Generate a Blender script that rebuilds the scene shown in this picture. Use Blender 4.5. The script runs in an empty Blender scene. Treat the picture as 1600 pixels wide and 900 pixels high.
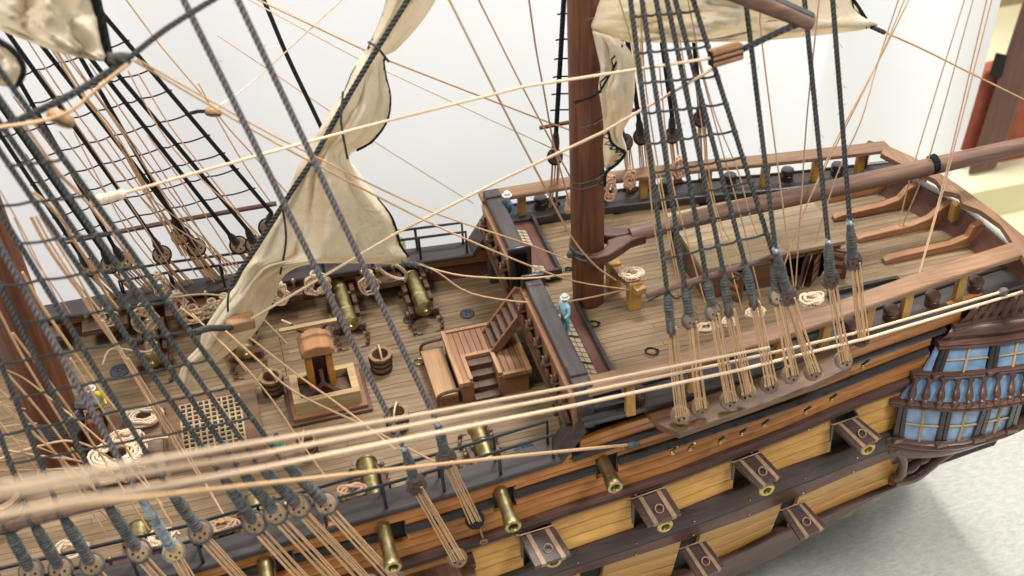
import bpy, math, random
import numpy as np
from mathutils import Vector, Matrix, noise
random.seed(7)
R = math.radians
C = bpy.context.scene.collection
sc = bpy.context.scene
sc.unit_settings.scale_length = 0.065      # one unit is 6.5 cm of the real model

# ------------------------------------------------------------------ camera
F, PITCH, ROLL, YAW = 1943.0, R(38.43), R(2.43), R(14.09)
cp, sp = math.cos(PITCH), math.sin(PITCH)
fwd = np.array([math.sin(YAW)*cp, math.cos(YAW)*cp, -sp])
rgt = np.array([math.cos(YAW), -math.sin(YAW), 0.0])
dwn = np.cross(fwd, rgt)
c_, s_ = math.cos(ROLL), math.sin(ROLL)
CR, CD = c_*rgt + s_*dwn, -s_*rgt + c_*dwn
CAM = np.array([-0.394, -6.456, 6.0])
cam = bpy.data.cameras.new('camera'); camo = bpy.data.objects.new('camera', cam); C.objects.link(camo)
m = Matrix(((CR[0], -CD[0], -fwd[0], CAM[0]), (CR[1], -CD[1], -fwd[1], CAM[1]), (CR[2], -CD[2], -fwd[2], CAM[2]), (0, 0, 0, 1)))
camo.matrix_world = m
cam.sensor_width = 36; cam.lens = 36*F/1600; cam.clip_start = 0.05; cam.clip_end = 200
cam.dof.use_dof = True; cam.dof.focus_distance = 8.5; cam.dof.aperture_fstop = 0.92
sc.camera = camo

# ------------------------------------------------------------------ room light
w = bpy.data.worlds.new('World'); sc.world = w; w.use_nodes = True
bg = w.node_tree.nodes['Background']; bg.inputs[0].default_value = (1.0, 0.975, 0.945, 1); bg.inputs[1].default_value = 0.31
def area(name, loc, tgt, size, power, col):
    l = bpy.data.lights.new(name, 'AREA'); l.shape = 'RECTANGLE'; l.size, l.size_y = size; l.energy = power; l.color = col
    o = bpy.data.objects.new(name, l); C.objects.link(o); o.location = loc
    o.rotation_euler = (Vector(tgt)-Vector(loc)).to_track_quat('-Z', 'Y').to_euler()
area('ceiling_light', (3.5, 3.5, 11), (1, 0, 0), (4.0, 2.0), 1750, (1.0, 0.97, 0.93))
area('ceiling_light', (-5, -3, 11), (0, 0.5, 0), (4.0, 2.0), 860, (1.0, 0.96, 0.90))
area('ceiling_light', (7.5, -5, 10), (4.5, -1, -1), (3.5, 2.0), 620, (1.0, 0.98, 0.94))  # added fill lamp, brightens the carpet at the right front
area('window_light', (5.5, 7.5, 3.0), (5.0, 0, -.5), (7, 6), 390, (0.86, 0.96, 1.0))
area('window_light', (-3.5, 7.5, 2.5), (-2.5, 0, 0), (8, 5), 200, (1.0, 0.955, 0.94))
vs = sc.view_settings; vs.view_transform = 'Standard'; vs.look = 'None'; vs.exposure = 0.20; vs.gamma = 1; vs.use_curve_mapping = False

# ------------------------------------------------------------------ helpers
def V(*a): return Vector(a)
def ray(x, y):
    return (x-800)/F*CR + (y-450)/F*CD + fwd
def Z(x, y, z=0.0):
    d = ray(x, y); return Vector(CAM + d*((z-CAM[2])/d[2]))
def Y(x, y, yv=0.0):
    d = ray(x, y); return Vector(CAM + d*((yv-CAM[1])/d[1]))
def DD(x, y, dist):
    return Vector(CAM + ray(x, y)*dist)
def proj(P):
    q = np.array(P)-CAM; d = q @ fwd; return (800+F*(q @ CR)/d, 450+F*(q @ CD)/d)
WX = [-2.8, -1.1, -.3, .5, 1.2, 2.0, 3.0, 3.45, 4.15, 4.75, 5.2]
WY = [1.41, 1.40, 1.33, 1.27, 1.20, 1.165, 1.05, .97, .87, .80, .76]
def W(x): return float(np.interp(x, WX, WY))
def tumble(z): return .14*max(0.0, min(.9, .3-z)) - .25*max(0.0, -.75-z)
def hull(x, y):
    yy = -1.1
    for _ in range(12):
        P = Y(x, y, yy); yy = -(W(P.x)+tumble(P.z))
    return Y(x, y, yy)
def lerp(a, b, t): return a+(b-a)*t
def crom(pts, n):
    out = []; P = [Vector(p) for p in pts]; P = [2*P[0]-P[1]]+P+[2*P[-1]-P[-2]]
    for i in range(1, len(P)-2):
        a, b, c, d = P[i-1:i+3]
        for k in range(n):
            t = k/n
            out.append(.5*((2*b)+(c-a)*t+(2*a-5*b+4*c-d)*t*t+(3*b-a-3*c+d)*t**3))
    out.append(P[-2]); return out

class MB:
    def __init__(s): s.v = []; s.f = []; s.uv = []
    def add(s, vs_, fs, uvs=None):
        n = len(s.v); s.v += [tuple(v) for v in vs_]
        s.f += [tuple(i+n for i in f) for f in fs]
        s.uv += (uvs if uvs else [(0, 0)]*len(vs_))
        return s
    def hexa(s, p):      # p[0..3] bottom ring, p[4..7] top ring
        return s.add(p, [(3, 2, 1, 0), (4, 5, 6, 7), (0, 1, 5, 4), (1, 2, 6, 5), (2, 3, 7, 6), (3, 0, 4, 7)])
    def box(s, x0, x1, y0, y1, z0, z1, ch=0.0, rz=0.0):
        c = V((x0+x1)/2, (y0+y1)/2, (z0+z1)/2); h = V(abs(x1-x0)/2, abs(y1-y0)/2, abs(z1-z0)/2)
        if not ch:
            p = [V(-h.x, -h.y, -h.z), V(h.x, -h.y, -h.z), V(h.x, h.y, -h.z), V(-h.x, h.y, -h.z), V(-h.x, -h.y, h.z), V(h.x, -h.y, h.z), V(h.x, h.y, h.z), V(-h.x, h.y, h.z)]
            M = Matrix.Rotation(rz, 3, 'Z'); return s.hexa([M @ q+c for q in p])
        rings = []
        for z, k in ((-h.z, ch), (-h.z+ch, 0), (h.z-ch, 0), (h.z, ch)):
            a, b = h.x-k, h.y-k; e = ch*.999
            rings.append([V(-a+e, -b, z), V(a-e, -b, z), V(a, -b+e, z), V(a, b-e, z), V(a-e, b, z), V(-a+e, b, z), V(-a, b-e, z), V(-a, -b+e, z)])
        M = Matrix.Rotation(rz, 3, 'Z')
        return s.loft([[M @ q+c for q in r] for r in rings], True, True)
    def loft(s, rings, caps=True, closed=True, uvs=None):
        n = len(rings[0]); vs_ = [p for r in rings for p in r]; fs = []
        for i in range(len(rings)-1):
            for k in range(n if closed else n-1):
                k2 = (k+1) % n
                fs.append((i*n+k, i*n+k2, (i+1)*n+k2, (i+1)*n+k))
        if caps and closed:
            fs.append(tuple(range(n-1, -1, -1))); fs.append(tuple((len(rings)-1)*n+k for k in range(n)))
        return s.add(vs_, fs, uvs)
    def tube(s, pts, r, n=6, lobes=0, twist=0.0, seg=None, caps=True):
        pts = [Vector(p) for p in pts]
        if seg:
            L = [0]
            for a, b in zip(pts, pts[1:]): L.append(L[-1]+(b-a).length)
            m_ = max(2, int(L[-1]/seg)+1); q = []
            ar = np.array([tuple(p) for p in pts])
            for t in np.linspace(0, L[-1], m_): q.append(Vector((np.interp(t, L, ar[:, 0]), np.interp(t, L, ar[:, 1]), np.interp(t, L, ar[:, 2]))))
            pts = q
        rings = []; uvs = []; dist = 0; nrm = None
        for i, p in enumerate(pts):
            t = (pts[min(i+1, len(pts)-1)]-pts[max(i-1, 0)])
            if t.length < 1e-9: t = V(0, 0, 1)
            t.normalize()
            if nrm is None:
                nrm = t.cross(V(.123, .41, .9)); 
                if nrm.length < .1: nrm = t.cross(V(1, 0, 0))
                nrm.normalize()
            nrm = (nrm-t*nrm.dot(t)).normalized(); bn = t.cross(nrm)
            if i: dist += (p-pts[i-1]).length
            rr = r(i/(max(1, len(pts)-1))) if callable(r) else r
            ring = []
            for k in range(n):
                a = 2*math.pi*k/n; q = rr
                if lobes: q = rr*(1+.085*math.cos(lobes*(a-twist*dist)))
                ring.append(p+nrm*math.cos(a)*q+bn*math.sin(a)*q); uvs.append((k/n, dist/(6*rr)))
            rings.append(ring)
        return s.loft(rings, caps, True, uvs)
    def lathe(s, prof, o, ax=V(0, 0, 1), n=16, caps=True):   # prof: (r, h)
        ax = Vector(ax).normalized(); u = ax.cross(V(0, 0, 1) if abs(ax.z) < .9 else V(1, 0, 0)).normalized(); v = ax.cross(u)
        rings = [[Vector(o)+ax*h+u*math.cos(2*math.pi*k/n)*r+v*math.sin(2*math.pi*k/n)*r for k in range(n)] for r, h in prof]
        return s.loft(rings, caps)
    def ell(s, c, r, ax=V(0, 0, 1), n=10):
        rx, rz = r; return s.lathe([(rx*math.sin(math.pi*i/8)+1e-4, -rz*math.cos(math.pi*i/8)) for i in range(9)], c, ax, n)
    def torus(s, c, ax, R0, r, n=20, m_=6, gap=0):
        ax = Vector(ax).normalized(); u = ax.cross(V(0, 0, 1) if abs(ax.z) < .9 else V(1, 0, 0)).normalized(); v = ax.cross(u)
        pts = [Vector(c)+(u*math.cos(a)+v*math.sin(a))*R0 for a in [gap+(2*math.pi-gap)*k/n for k in range(n+1)]]
        return s.tube(pts, r, m_)
    def prism(s, poly, off):       # poly: coplanar loop of Vectors, off: extrusion vector
        n = len(poly); off = Vector(off); vs_ = [Vector(p) for p in poly]+[Vector(p)+off for p in poly]
        fs = [tuple(range(n)), tuple(range(2*n-1, n-1, -1))]+[(i, i+n, (i+1) % n+n, (i+1) % n) for i in range(n)]
        return s.add(vs_, fs)
    def build(s, name, mat, parent=None, sharp=38, bev=0, solid=0):
        off = parent['_o'] if parent is not None else V(0, 0, 0)
        off = Vector(off)
        if parent is None:
            a = np.array(s.v); off = Vector(((a[:, 0].min()+a[:, 0].max())/2, (a[:, 1].min()+a[:, 1].max())/2, a[:, 2].min()))
        me = bpy.data.meshes.new(name)
        me.from_pydata([tuple(Vector(v)-off) for v in s.v], [], s.f); me.validate()
        uvl = me.uv_layers.new(name='uv')
        li = np.empty(len(me.loops), dtype=np.int32); me.loops.foreach_get('vertex_index', li)
        uvl.data.foreach_set('uv', np.array(s.uv, dtype=np.float32)[li].ravel())
        me.polygons.foreach_set('use_smooth', [True]*len(me.polygons)); me.set_sharp_from_angle(angle=R(sharp))
        me.materials.append(mat); o = bpy.data.objects.new(name, me); C.objects.link(o)
        if parent is not None: o.parent = parent; o['_o'] = tuple(off)
        else: o.location = off; o['_o'] = tuple(off)
        if solid: md = o.modifiers.new('s', 'SOLIDIFY'); md.thickness = solid; md.offset = 0
        if bev: md = o.modifiers.new('b', 'BEVEL'); md.width = bev; md.segments = 2; md.limit_method = 'ANGLE'; md.angle_limit = R(40)
        return o
def tag(o, label=None, cat=None, group=None, kind=None):
    for k, v in (('label', label), ('category', cat), ('group', group), ('kind', kind)):
        if v: o[k] = v
    return o
def empty(name, loc, label, cat, group=None):
    o = bpy.data.objects.new(name, None); C.objects.link(o); o.location = loc; o['_o'] = tuple(loc); o.empty_display_size = .05
    return tag(o, label, cat, group)
def copy_tree(root, loc, label=None, rz=None):
    r = root.copy(); C.objects.link(r); r.location = loc; r['_o'] = tuple(loc)
    if label: r['label'] = label
    if rz is not None: r.rotation_euler[2] = rz
    for ch in list(root.children):
        c = ch.copy(); C.objects.link(c); c.parent = r
        for g in list(ch.children):
            d = g.copy(); C.objects.link(d); d.parent = c
    return r

# ------------------------------------------------------------------ materials
def nt(name):
    m_ = bpy.data.materials.new(name); m_.use_nodes = True; t = m_.node_tree
    return m_, t, t.nodes['Principled BSDF'], t.links
def coords(t, L, scale):
    tc = t.nodes.new('ShaderNodeTexCoord'); oi = t.nodes.new('ShaderNodeObjectInfo')
    mul = t.nodes.new('ShaderNodeVectorMath'); mul.operation = 'SCALE'; mul.inputs[0].default_value = (13.1, 7.7, 5.3); L.new(oi.outputs['Random'], mul.inputs['Scale'])
    ad = t.nodes.new('ShaderNodeVectorMath'); L.new(tc.outputs['Object'], ad.inputs[0]); L.new(mul.outputs[0], ad.inputs[1])
    mp = t.nodes.new('ShaderNodeMapping'); mp.inputs['Scale'].default_value = scale; L.new(ad.outputs[0], mp.inputs[0])
    return mp, ad, oi
def wood(name, c1, c2, ax='X', rough=.5, s=1.0, var=.25, bump=.15, coat=0.0, dirt=None):
    m_, t, b, L = nt(name)
    sc_ = {'X': (1.2*s, 22*s, 22*s), 'Y': (22*s, 1.2*s, 22*s), 'Z': (22*s, 22*s, 1.2*s)}[ax]
    mp, ad, oi = coords(t, L, sc_)
    n1 = t.nodes.new('ShaderNodeTexNoise'); n1.inputs['Scale'].default_value = 1.5; n1.inputs['Detail'].default_value = 6; n1.inputs['Distortion'].default_value = .8; L.new(mp.outputs[0], n1.inputs[0])
    cr = t.nodes.new('ShaderNodeValToRGB'); cr.color_ramp.elements[0].position = .32; cr.color_ramp.elements[1].position = .68
    cr.color_ramp.elements[0].color = (*c1, 1); cr.color_ramp.elements[1].color = (*c2, 1); L.new(n1.outputs[0], cr.inputs[0])
    hs = t.nodes.new('ShaderNodeHueSaturation'); L.new(cr.outputs[0], hs.inputs['Color'])
    mr = t.nodes.new('ShaderNodeMapRange'); mr.inputs[3].default_value = 1-var; mr.inputs[4].default_value = 1+var; L.new(oi.outputs['Random'], mr.inputs[0]); L.new(mr.outputs[0], hs.inputs['Value'])
    n2 = t.nodes.new('ShaderNodeTexNoise'); n2.inputs['Scale'].default_value = 3.3; n2.inputs['Detail'].default_value = 5; L.new(ad.outputs[0], n2.inputs[0])
    mr2 = t.nodes.new('ShaderNodeMapRange'); mr2.inputs[1].default_value = .3; mr2.inputs[2].default_value = .7; L.new(n2.outputs[0], mr2.inputs[0])
    mx = t.nodes.new('ShaderNodeMix'); mx.data_type = 'RGBA'; mx.blend_type = 'MULTIPLY'; mx.inputs[0].default_value = .45
    cr2 = t.nodes.new('ShaderNodeValToRGB'); cr2.color_ramp.elements[0].color = (*(dirt or (.55, .52, .5)), 1); cr2.color_ramp.elements[1].color = (1.1, 1.08, 1.05, 1)
    L.new(mr2.outputs[0], cr2.inputs[0]); L.new(hs.outputs[0], mx.inputs[6]); L.new(cr2.outputs[0], mx.inputs[7]); L.new(mx.outputs[2], b.inputs['Base Color'])
    b.inputs['Roughness'].default_value = rough; b.inputs['Coat Weight'].default_value = coat; b.inputs['Coat Roughness'].default_value = .25
    bp = t.nodes.new('ShaderNodeBump'); bp.inputs['Strength'].default_value = bump; bp.inputs['Distance'].default_value = .01; L.new(n1.outputs[0], bp.inputs['Height']); L.new(bp.outputs[0], b.inputs['Normal'])
    return m_
def plain(name, c, rough=.5, metal=0, c2=None, ns=12, bump=0.0, coat=0.0):
    m_, t, b, L = nt(name); mp, ad, oi = coords(t, L, (1, 1, 1))
    n1 = t.nodes.new('ShaderNodeTexNoise'); n1.inputs['Scale'].default_value = ns; n1.inputs['Detail'].default_value = 6; L.new(mp.outputs[0], n1.inputs[0])
    cr = t.nodes.new('ShaderNodeValToRGB'); cr.color_ramp.elements[0].position = .35; cr.color_ramp.elements[1].position = .65
    cr.color_ramp.elements[0].color = (*(c2 or tuple(x*.75 for x in c)), 1); cr.color_ramp.elements[1].color = (*c, 1)
    L.new(n1.outputs[0], cr.inputs[0]); L.new(cr.outputs[0], b.inputs['Base Color'])
    b.inputs['Roughness'].default_value = rough; b.inputs['Metallic'].default_value = metal; b.inputs['Coat Weight'].default_value = coat
    if bump:
        bp = t.nodes.new('ShaderNodeBump'); bp.inputs['Strength'].default_value = bump; bp.inputs['Distance'].default_value = .01; L.new(n1.outputs[0], bp.inputs['Height']); L.new(bp.outputs[0], b.inputs['Normal'])
    return m_
def ropemat(name, c, dark, bump=.6, rough=.85):
    m_, t, b, L = nt(name)
    uv = t.nodes.new('ShaderNodeUVMap'); uv.uv_map = 'uv'; sx = t.nodes.new('ShaderNodeSeparateXYZ'); L.new(uv.outputs[0], sx.inputs[0])
    su = t.nodes.new('ShaderNodeMath'); su.operation = 'SUBTRACT'; L.new(sx.outputs[0], su.inputs[0]); L.new(sx.outputs[1], su.inputs[1])
    mu = t.nodes.new('ShaderNodeMath'); mu.operation = 'MULTIPLY'; mu.inputs[1].default_value = 6*math.pi; L.new(su.outputs[0], mu.inputs[0])
    si = t.nodes.new('ShaderNodeMath'); si.operation = 'COSINE'; L.new(mu.outputs[0], si.inputs[0])
    mr = t.nodes.new('ShaderNodeMapRange'); mr.inputs[1].default_value = -1; mr.inputs[2].default_value = .2; L.new(si.outputs[0], mr.inputs[0])
    cr = t.nodes.new('ShaderNodeValToRGB'); cr.color_ramp.elements[0].color = (*dark, 1); cr.color_ramp.elements[1].color = (*c, 1); L.new(mr.outputs[0], cr.inputs[0])
    oi = t.nodes.new('ShaderNodeObjectInfo'); hs = t.nodes.new('ShaderNodeHueSaturation'); m2 = t.nodes.new('ShaderNodeMapRange'); m2.inputs[3].default_value = .86; m2.inputs[4].default_value = 1.14
    L.new(oi.outputs['Random'], m2.inputs[0]); L.new(m2.outputs[0], hs.inputs['Value']); L.new(cr.outputs[0], hs.inputs['Color'])
    tc = t.nodes.new('ShaderNodeTexCoord'); nn = t.nodes.new('ShaderNodeTexNoise'); nn.inputs['Scale'].default_value = 60; L.new(tc.outputs['Object'], nn.inputs[0])
    m3 = t.nodes.new('ShaderNodeMapRange'); m3.inputs[3].default_value = .75; m3.inputs[4].default_value = 1.2; L.new(nn.outputs[0], m3.inputs[0])
    mx = t.nodes.new('ShaderNodeMix'); mx.data_type = 'RGBA'; mx.blend_type = 'MULTIPLY'; mx.inputs[0].default_value = 1; L.new(hs.outputs[0], mx.inputs[6]); L.new(m3.outputs[0], mx.inputs[7])
    L.new(mx.outputs[2], b.inputs['Base Color']); b.inputs['Roughness'].default_value = rough; b.inputs['Specular IOR Level'].default_value = .2
    bp = t.nodes.new('ShaderNodeBump'); bp.inputs['Strength'].default_value = bump; bp.inputs['Distance'].default_value = .004; L.new(si.outputs[0], bp.inputs['Height']); L.new(bp.outputs[0], b.inputs['Normal'])
    return m_
M = {}
M['deck'] = wood('deck_wood', (.185, .122, .064), (.285, .198, .114), 'X', .62, 1.0, .09, .2, 0, (.52, .46, .41))
M['roof'] = wood('roof_wood', (.30, .215, .128), (.42, .315, .19), 'X', .6, .9, .08, .2)
M['orange'] = wood('orange_plank', (.38, .14, .026), (.55, .23, .050), 'X', .38, 1.0, .10, .12, .25, (.72, .62, .55))
M['yellow'] = wood('yellow_plank', (.52, .26, .058), (.68, .385, .10), 'X', .42, 1.0, .08, .1, .15, (.78, .7, .6))
M['wale'] = wood('walnut_wale', (.068, .028, .020), (.125, .056, .040), 'X', .42, 1, .12, .15, .2)
M['wale2'] = wood('dark_wale', (.042, .027, .022), (.078, .051, .042), 'X', .45, 1, .1, .15, .1)
M['black'] = wood('black_moulding', (.020, .017, .017), (.040, .034, .034), 'X', .33, 1, .1, .1, .4)
M['cap'] = wood('blackened_cap', (.034, .027, .027), (.068, .055, .054), 'X', .58, 1, .08, .25, 0)
M['capY'] = wood('blackened_beam', (.040, .032, .031), (.078, .064, .061), 'Y', .55, 1, .08, .25, 0)
M['rail'] = wood('brown_rail', (.20, .105, .055), (.31, .18, .10), 'X', .5, 1, .06, .2, .1)
M['railY'] = wood('brown_rail_cross', (.21, .11, .06), (.32, .19, .11), 'Y', .5, 1, .06, .2, .1)
M['mast'] = wood('mast_wood', (.080, .026, .012), (.175, .064, .028), 'Z', .55, 1.0, .03, .3, 0)
M['boom'] = wood('boom_wood', (.13, .068, .045), (.24, .135, .09), 'X', .55, 1, .04, .3, 0)
M['dark'] = wood('walnut_dark', (.080, .037, .022), (.145, .073, .042), 'Y', .42, 1, .12, .2, .2)
M['darkX'] = wood('walnut_dark_long', (.080, .037, .022), (.145, .073, .042), 'X', .42, 1, .12, .2, .2)
M['red'] = wood('red_brown_panel', (.12, .045, .030), (.17, .07, .05), 'Y', .5, .8, .05, .1)
M['mid'] = wood('mid_brown', (.23, .105, .05), (.34, .17, .085), 'Y', .5, 1, .1, .2)
M['midX'] = wood('mid_brown_long', (.23, .105, .05), (.34, .17, .085), 'X', .5, 1, .1, .2)
M['light'] = wood('light_brown', (.34, .18, .08), (.46, .27, .135), 'Y', .5, 1, .08, .2)
M['pale'] = wood('pale_boxwood', (.42, .29, .13), (.58, .43, .22), 'X', .5, 1, .08, .2)
M['post'] = wood('yellow_post', (.40, .22, .05), (.52, .30, .085), 'Z', .5, 1, .1, .15)
M['knee'] = wood('knee_wood', (.28, .13, .055), (.42, .21, .095), 'X', .45, 1, .06, .2)
M['dead'] = wood('deadeye_wood', (.19, .125, .078), (.33, .23, .15), 'Z', .55, 1, .2, .3)
M['deadd'] = wood('deadeye_dark', (.06, .032, .024), (.12, .068, .05), 'Z', .5, 1, .2, .3)
M['hood'] = wood('hood_wood', (.34, .155, .065), (.46, .235, .105), 'Y', .45, .6, .05, .15)
M['chan'] = wood('channel_wood', (.13, .066, .034), (.20, .112, .060), 'X', .5, 1, .05, .2)
M['batt'] = wood('batten_wood', (.33, .24, .14), (.46, .35, .22), 'X', .6, 1, .06, .1)
M['tub'] = wood('tub_wood', (.20, .115, .055), (.33, .21, .11), 'Z', .5, 1, .06, .2)
M['gal'] = wood('gallery_wood', (.080, .034, .024), (.150, .070, .050), 'X', .3, 1, .08, .2, .5)
M['latt'] = plain('cream_lattice', (.64, .52, .34), .5)
M['void'] = plain('dark_interior', (.012, .008, .006), .8)  # near-black: shade painted inside ports and openings, plus some black fittings
M['brass'] = plain('brass', (.66, .52, .22), .36, 1, (.40, .30, .12), 14, .2)
M['brassd'] = plain('old_brass', (.50, .43, .22), .42, 1, (.28, .22, .10), 16, .25)
M['copper'] = plain('copper_strap', (.44, .30, .19), .45, .25, (.33, .21, .13), 20)
M['lid'] = wood('lid_wood', (.055, .026, .02), (.10, .05, .04), 'X', .4, 1.6, .1, .2, .2)
M['steel'] = plain('black_iron', (.028, .034, .042), .35, .3)
M['disc'] = plain('dark_disc', (.055, .065, .08), .6, 0, (.03, .035, .045), 40, .5)
M['tan'] = ropemat('tan_rope', (.70, .47, .27), (.54, .33, .17), .4)
M['cream'] = ropemat('cream_rope', (.82, .63, .44), (.62, .44, .29), .4)
M['pink'] = ropemat('pinkish_rope', (.70, .46, .31), (.52, .31, .2), .4)
M['coil'] = ropemat('coiled_rope', (.80, .64, .47), (.55, .40, .27), .4)
M['shroud'] = ropemat('tarred_rope', (.098, .099, .094), (.032, .033, .033), .8)
M['blackr'] = ropemat('black_rope', (.022, .025, .024), (.008, .009, .009), .8)
M['purple'] = ropemat('purple_grey_rope', (.20, .178, .178), (.070, .058, .060), .7)
M['seize'] = plain('seizing_cord', (.125, .126, .120), .9, 0, (.055, .057, .055), 30, .6)
M['seizep'] = plain('pale_seizing', (.36, .40, .42), .75, 0, (.12, .15, .17), 25, .6)
M['white'] = plain('white_paint', (.80, .78, .74), .5)
M['blue'] = plain('light_blue_paint', (.20, .50, .62), .4); M['navy'] = plain('navy_paint', (.05, .12, .2), .4)
M['yel'] = plain('yellow_paint', (.75, .68, .03), .4); M['green'] = plain('green_paint', (.10, .42, .25), .4)
M['skin'] = plain('skin_paint', (.55, .30, .20), .5); M['blk'] = plain('black_paint', (.02, .02, .022), .4)
M['pane'] = plain('blue_pane', (.27, .42, .62), .22, 0, (.14, .25, .40), 9, .5, .6)
M['palegreen'] = plain('pale_painted_strip', (.55, .58, .53), .4, 0, (.40, .43, .40), 5)
def sailmat():
    m_, t, b, L = nt('sailcloth'); mp, ad, oi = coords(t, L, (1, 1, 1))
    n1 = t.nodes.new('ShaderNodeTexNoise'); n1.inputs['Scale'].default_value = 2.2; n1.inputs['Detail'].default_value = 5; L.new(mp.outputs[0], n1.inputs[0])
    cr = t.nodes.new('ShaderNodeValToRGB'); cr.color_ramp.elements[0].position = .35; cr.color_ramp.elements[1].position = .7
    cr.color_ramp.elements[0].color = (.86, .75, .56, 1); cr.color_ramp.elements[1].color = (.93, .86, .72, 1); L.new(n1.outputs[0], cr.inputs[0])
    uv = t.nodes.new('ShaderNodeUVMap'); uv.uv_map = 'uv'
    wv = t.nodes.new('ShaderNodeTexWave'); wv.inputs['Scale'].default_value = 1.5; wv.inputs['Distortion'].default_value = .3; wv.bands_direction = 'X'; L.new(uv.outputs[0], wv.inputs[0])
    m1 = t.nodes.new('ShaderNodeMapRange'); m1.inputs[1].default_value = .985; m1.inputs[2].default_value = 1.0; L.new(wv.outputs[0], m1.inputs[0])
    mx = t.nodes.new('ShaderNodeMix'); mx.data_type = 'RGBA'; L.new(m1.outputs[0], mx.inputs[0]); L.new(cr.outputs[0], mx.inputs[6]); mx.inputs[7].default_value = (.85, .80, .66, 1)
    L.new(mx.outputs[2], b.inputs['Base Color']); b.inputs['Roughness'].default_value = .85; b.inputs['Specular IOR Level'].default_value = .15
    ck = t.nodes.new('ShaderNodeTexNoise'); ck.inputs['Scale'].default_value = 130; ck.inputs['Detail'].default_value = 3; L.new(mp.outputs[0], ck.inputs[0])
    n3 = t.nodes.new('ShaderNodeTexNoise'); n3.inputs['Scale'].default_value = 11; n3.inputs['Detail'].default_value = 7; n3.inputs['Distortion'].default_value = 1.8; L.new(mp.outputs[0], n3.inputs[0])
    ad2 = t.nodes.new('ShaderNodeMath'); ad2.operation = 'MULTIPLY_ADD'; ad2.inputs[1].default_value = .25; L.new(ck.outputs[0], ad2.inputs[0]); L.new(n3.outputs[0], ad2.inputs[2])
    bp = t.nodes.new('ShaderNodeBump'); bp.inputs['Strength'].default_value = .5; bp.inputs['Distance'].default_value = .04; L.new(ad2.outputs[0], bp.inputs['Height']); L.new(bp.outputs[0], b.inputs['Normal'])
    tr = t.nodes.new('ShaderNodeBsdfTranslucent'); L.new(mx.outputs[2], tr.inputs[0]); ms = t.nodes.new('ShaderNodeMixShader'); ms.inputs[0].default_value = .38
    out = t.nodes['Material Output']; L.new(b.outputs[0], ms.inputs[1]); L.new(tr.outputs[0], ms.inputs[2]); L.new(ms.outputs[0], out.inputs[0])
    return m_
M['sail'] = sailmat()
def carpet():
    m_, t, b, L = nt('ribbed_grey_carpet'); tc = t.nodes.new('ShaderNodeTexCoord')
    mp = t.nodes.new('ShaderNodeMapping'); mp.inputs['Rotation'].default_value = (0, 0, R(-14)); mp.inputs['Scale'].default_value = (7, 22, 1); L.new(tc.outputs['Object'], mp.inputs[0])
    n1 = t.nodes.new('ShaderNodeTexNoise'); n1.inputs['Scale'].default_value = 1.6; n1.inputs['Detail'].default_value = 4; L.new(mp.outputs[0], n1.inputs[0])
    cr = t.nodes.new('ShaderNodeValToRGB'); cr.color_ramp.elements[0].position = .3; cr.color_ramp.elements[1].position = .72
    cr.color_ramp.elements[0].color = (.60, .60, .56, 1); cr.color_ramp.elements[1].color = (.80, .79, .72, 1); L.new(n1.outputs[0], cr.inputs[0]); L.new(cr.outputs[0], b.inputs['Base Color'])
    b.inputs['Roughness'].default_value = .95
    n5 = t.nodes.new('ShaderNodeTexNoise'); n5.inputs['Scale'].default_value = 5; n5.inputs['Detail'].default_value = 8; L.new(mp.outputs[0], n5.inputs[0])
    mx = t.nodes.new('ShaderNodeMix'); mx.data_type = 'RGBA'; mx.blend_type = 'OVERLAY'; mx.inputs[0].default_value = .5; L.new(cr.outputs[0], mx.inputs[6]); L.new(n5.outputs[0], mx.inputs[7]); L.new(mx.outputs[2], b.inputs['Base Color'])
    bp = t.nodes.new('ShaderNodeBump'); bp.inputs['Strength'].default_value = .5; bp.inputs['Distance'].default_value = .02; L.new(n5.outputs[0], bp.inputs['Height']); L.new(bp.outputs[0], b.inputs['Normal'])
    return m_
M['carpet'] = carpet()
M['sheet'] = plain('white_sheet', (.84, .83, .84), .9, 0, (.80, .79, .80), 1.2)
def sheetmat():
    m_, t, b, L = nt('white_sheet'); b.inputs['Base Color'].default_value = (.86, .85, .86, 1); b.inputs['Roughness'].default_value = .95
    tr = t.nodes.new('ShaderNodeBsdfTranslucent'); tr.inputs[0].default_value = (.88, .87, .87, 1); ms = t.nodes.new('ShaderNodeMixShader'); ms.inputs[0].default_value = .45
    tc = t.nodes.new('ShaderNodeTexCoord'); n_ = t.nodes.new('ShaderNodeTexNoise'); n_.inputs['Scale'].default_value = .6; n_.inputs['Detail'].default_value = 2.5; L.new(tc.outputs['Object'], n_.inputs[0])
    bp = t.nodes.new('ShaderNodeBump'); bp.inputs['Strength'].default_value = .22; bp.inputs['Distance'].default_value = .15; L.new(n_.outputs[0], bp.inputs['Height']); L.new(bp.outputs[0], b.inputs['Normal'])
    L.new(b.outputs[0], ms.inputs[1]); L.new(tr.outputs[0], ms.inputs[2]); L.new(ms.outputs[0], t.nodes['Material Output'].inputs[0]); return m_
M['sheet'] = sheetmat()
M['ytable'] = plain('pale_yellow_cloth', (.80, .76, .50), .8, 0, (.74, .68, .44), 1.0)
M['orangecloth'] = plain('orange_red_cloth', (.40, .10, .055), .8)
M['chair'] = wood('chair_wood', (.11, .045, .035), (.17, .075, .06), 'Z', .4, .5, 0, .1)
M['beige'] = plain('beige_wall', (.42, .33, .20), .9)

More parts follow.
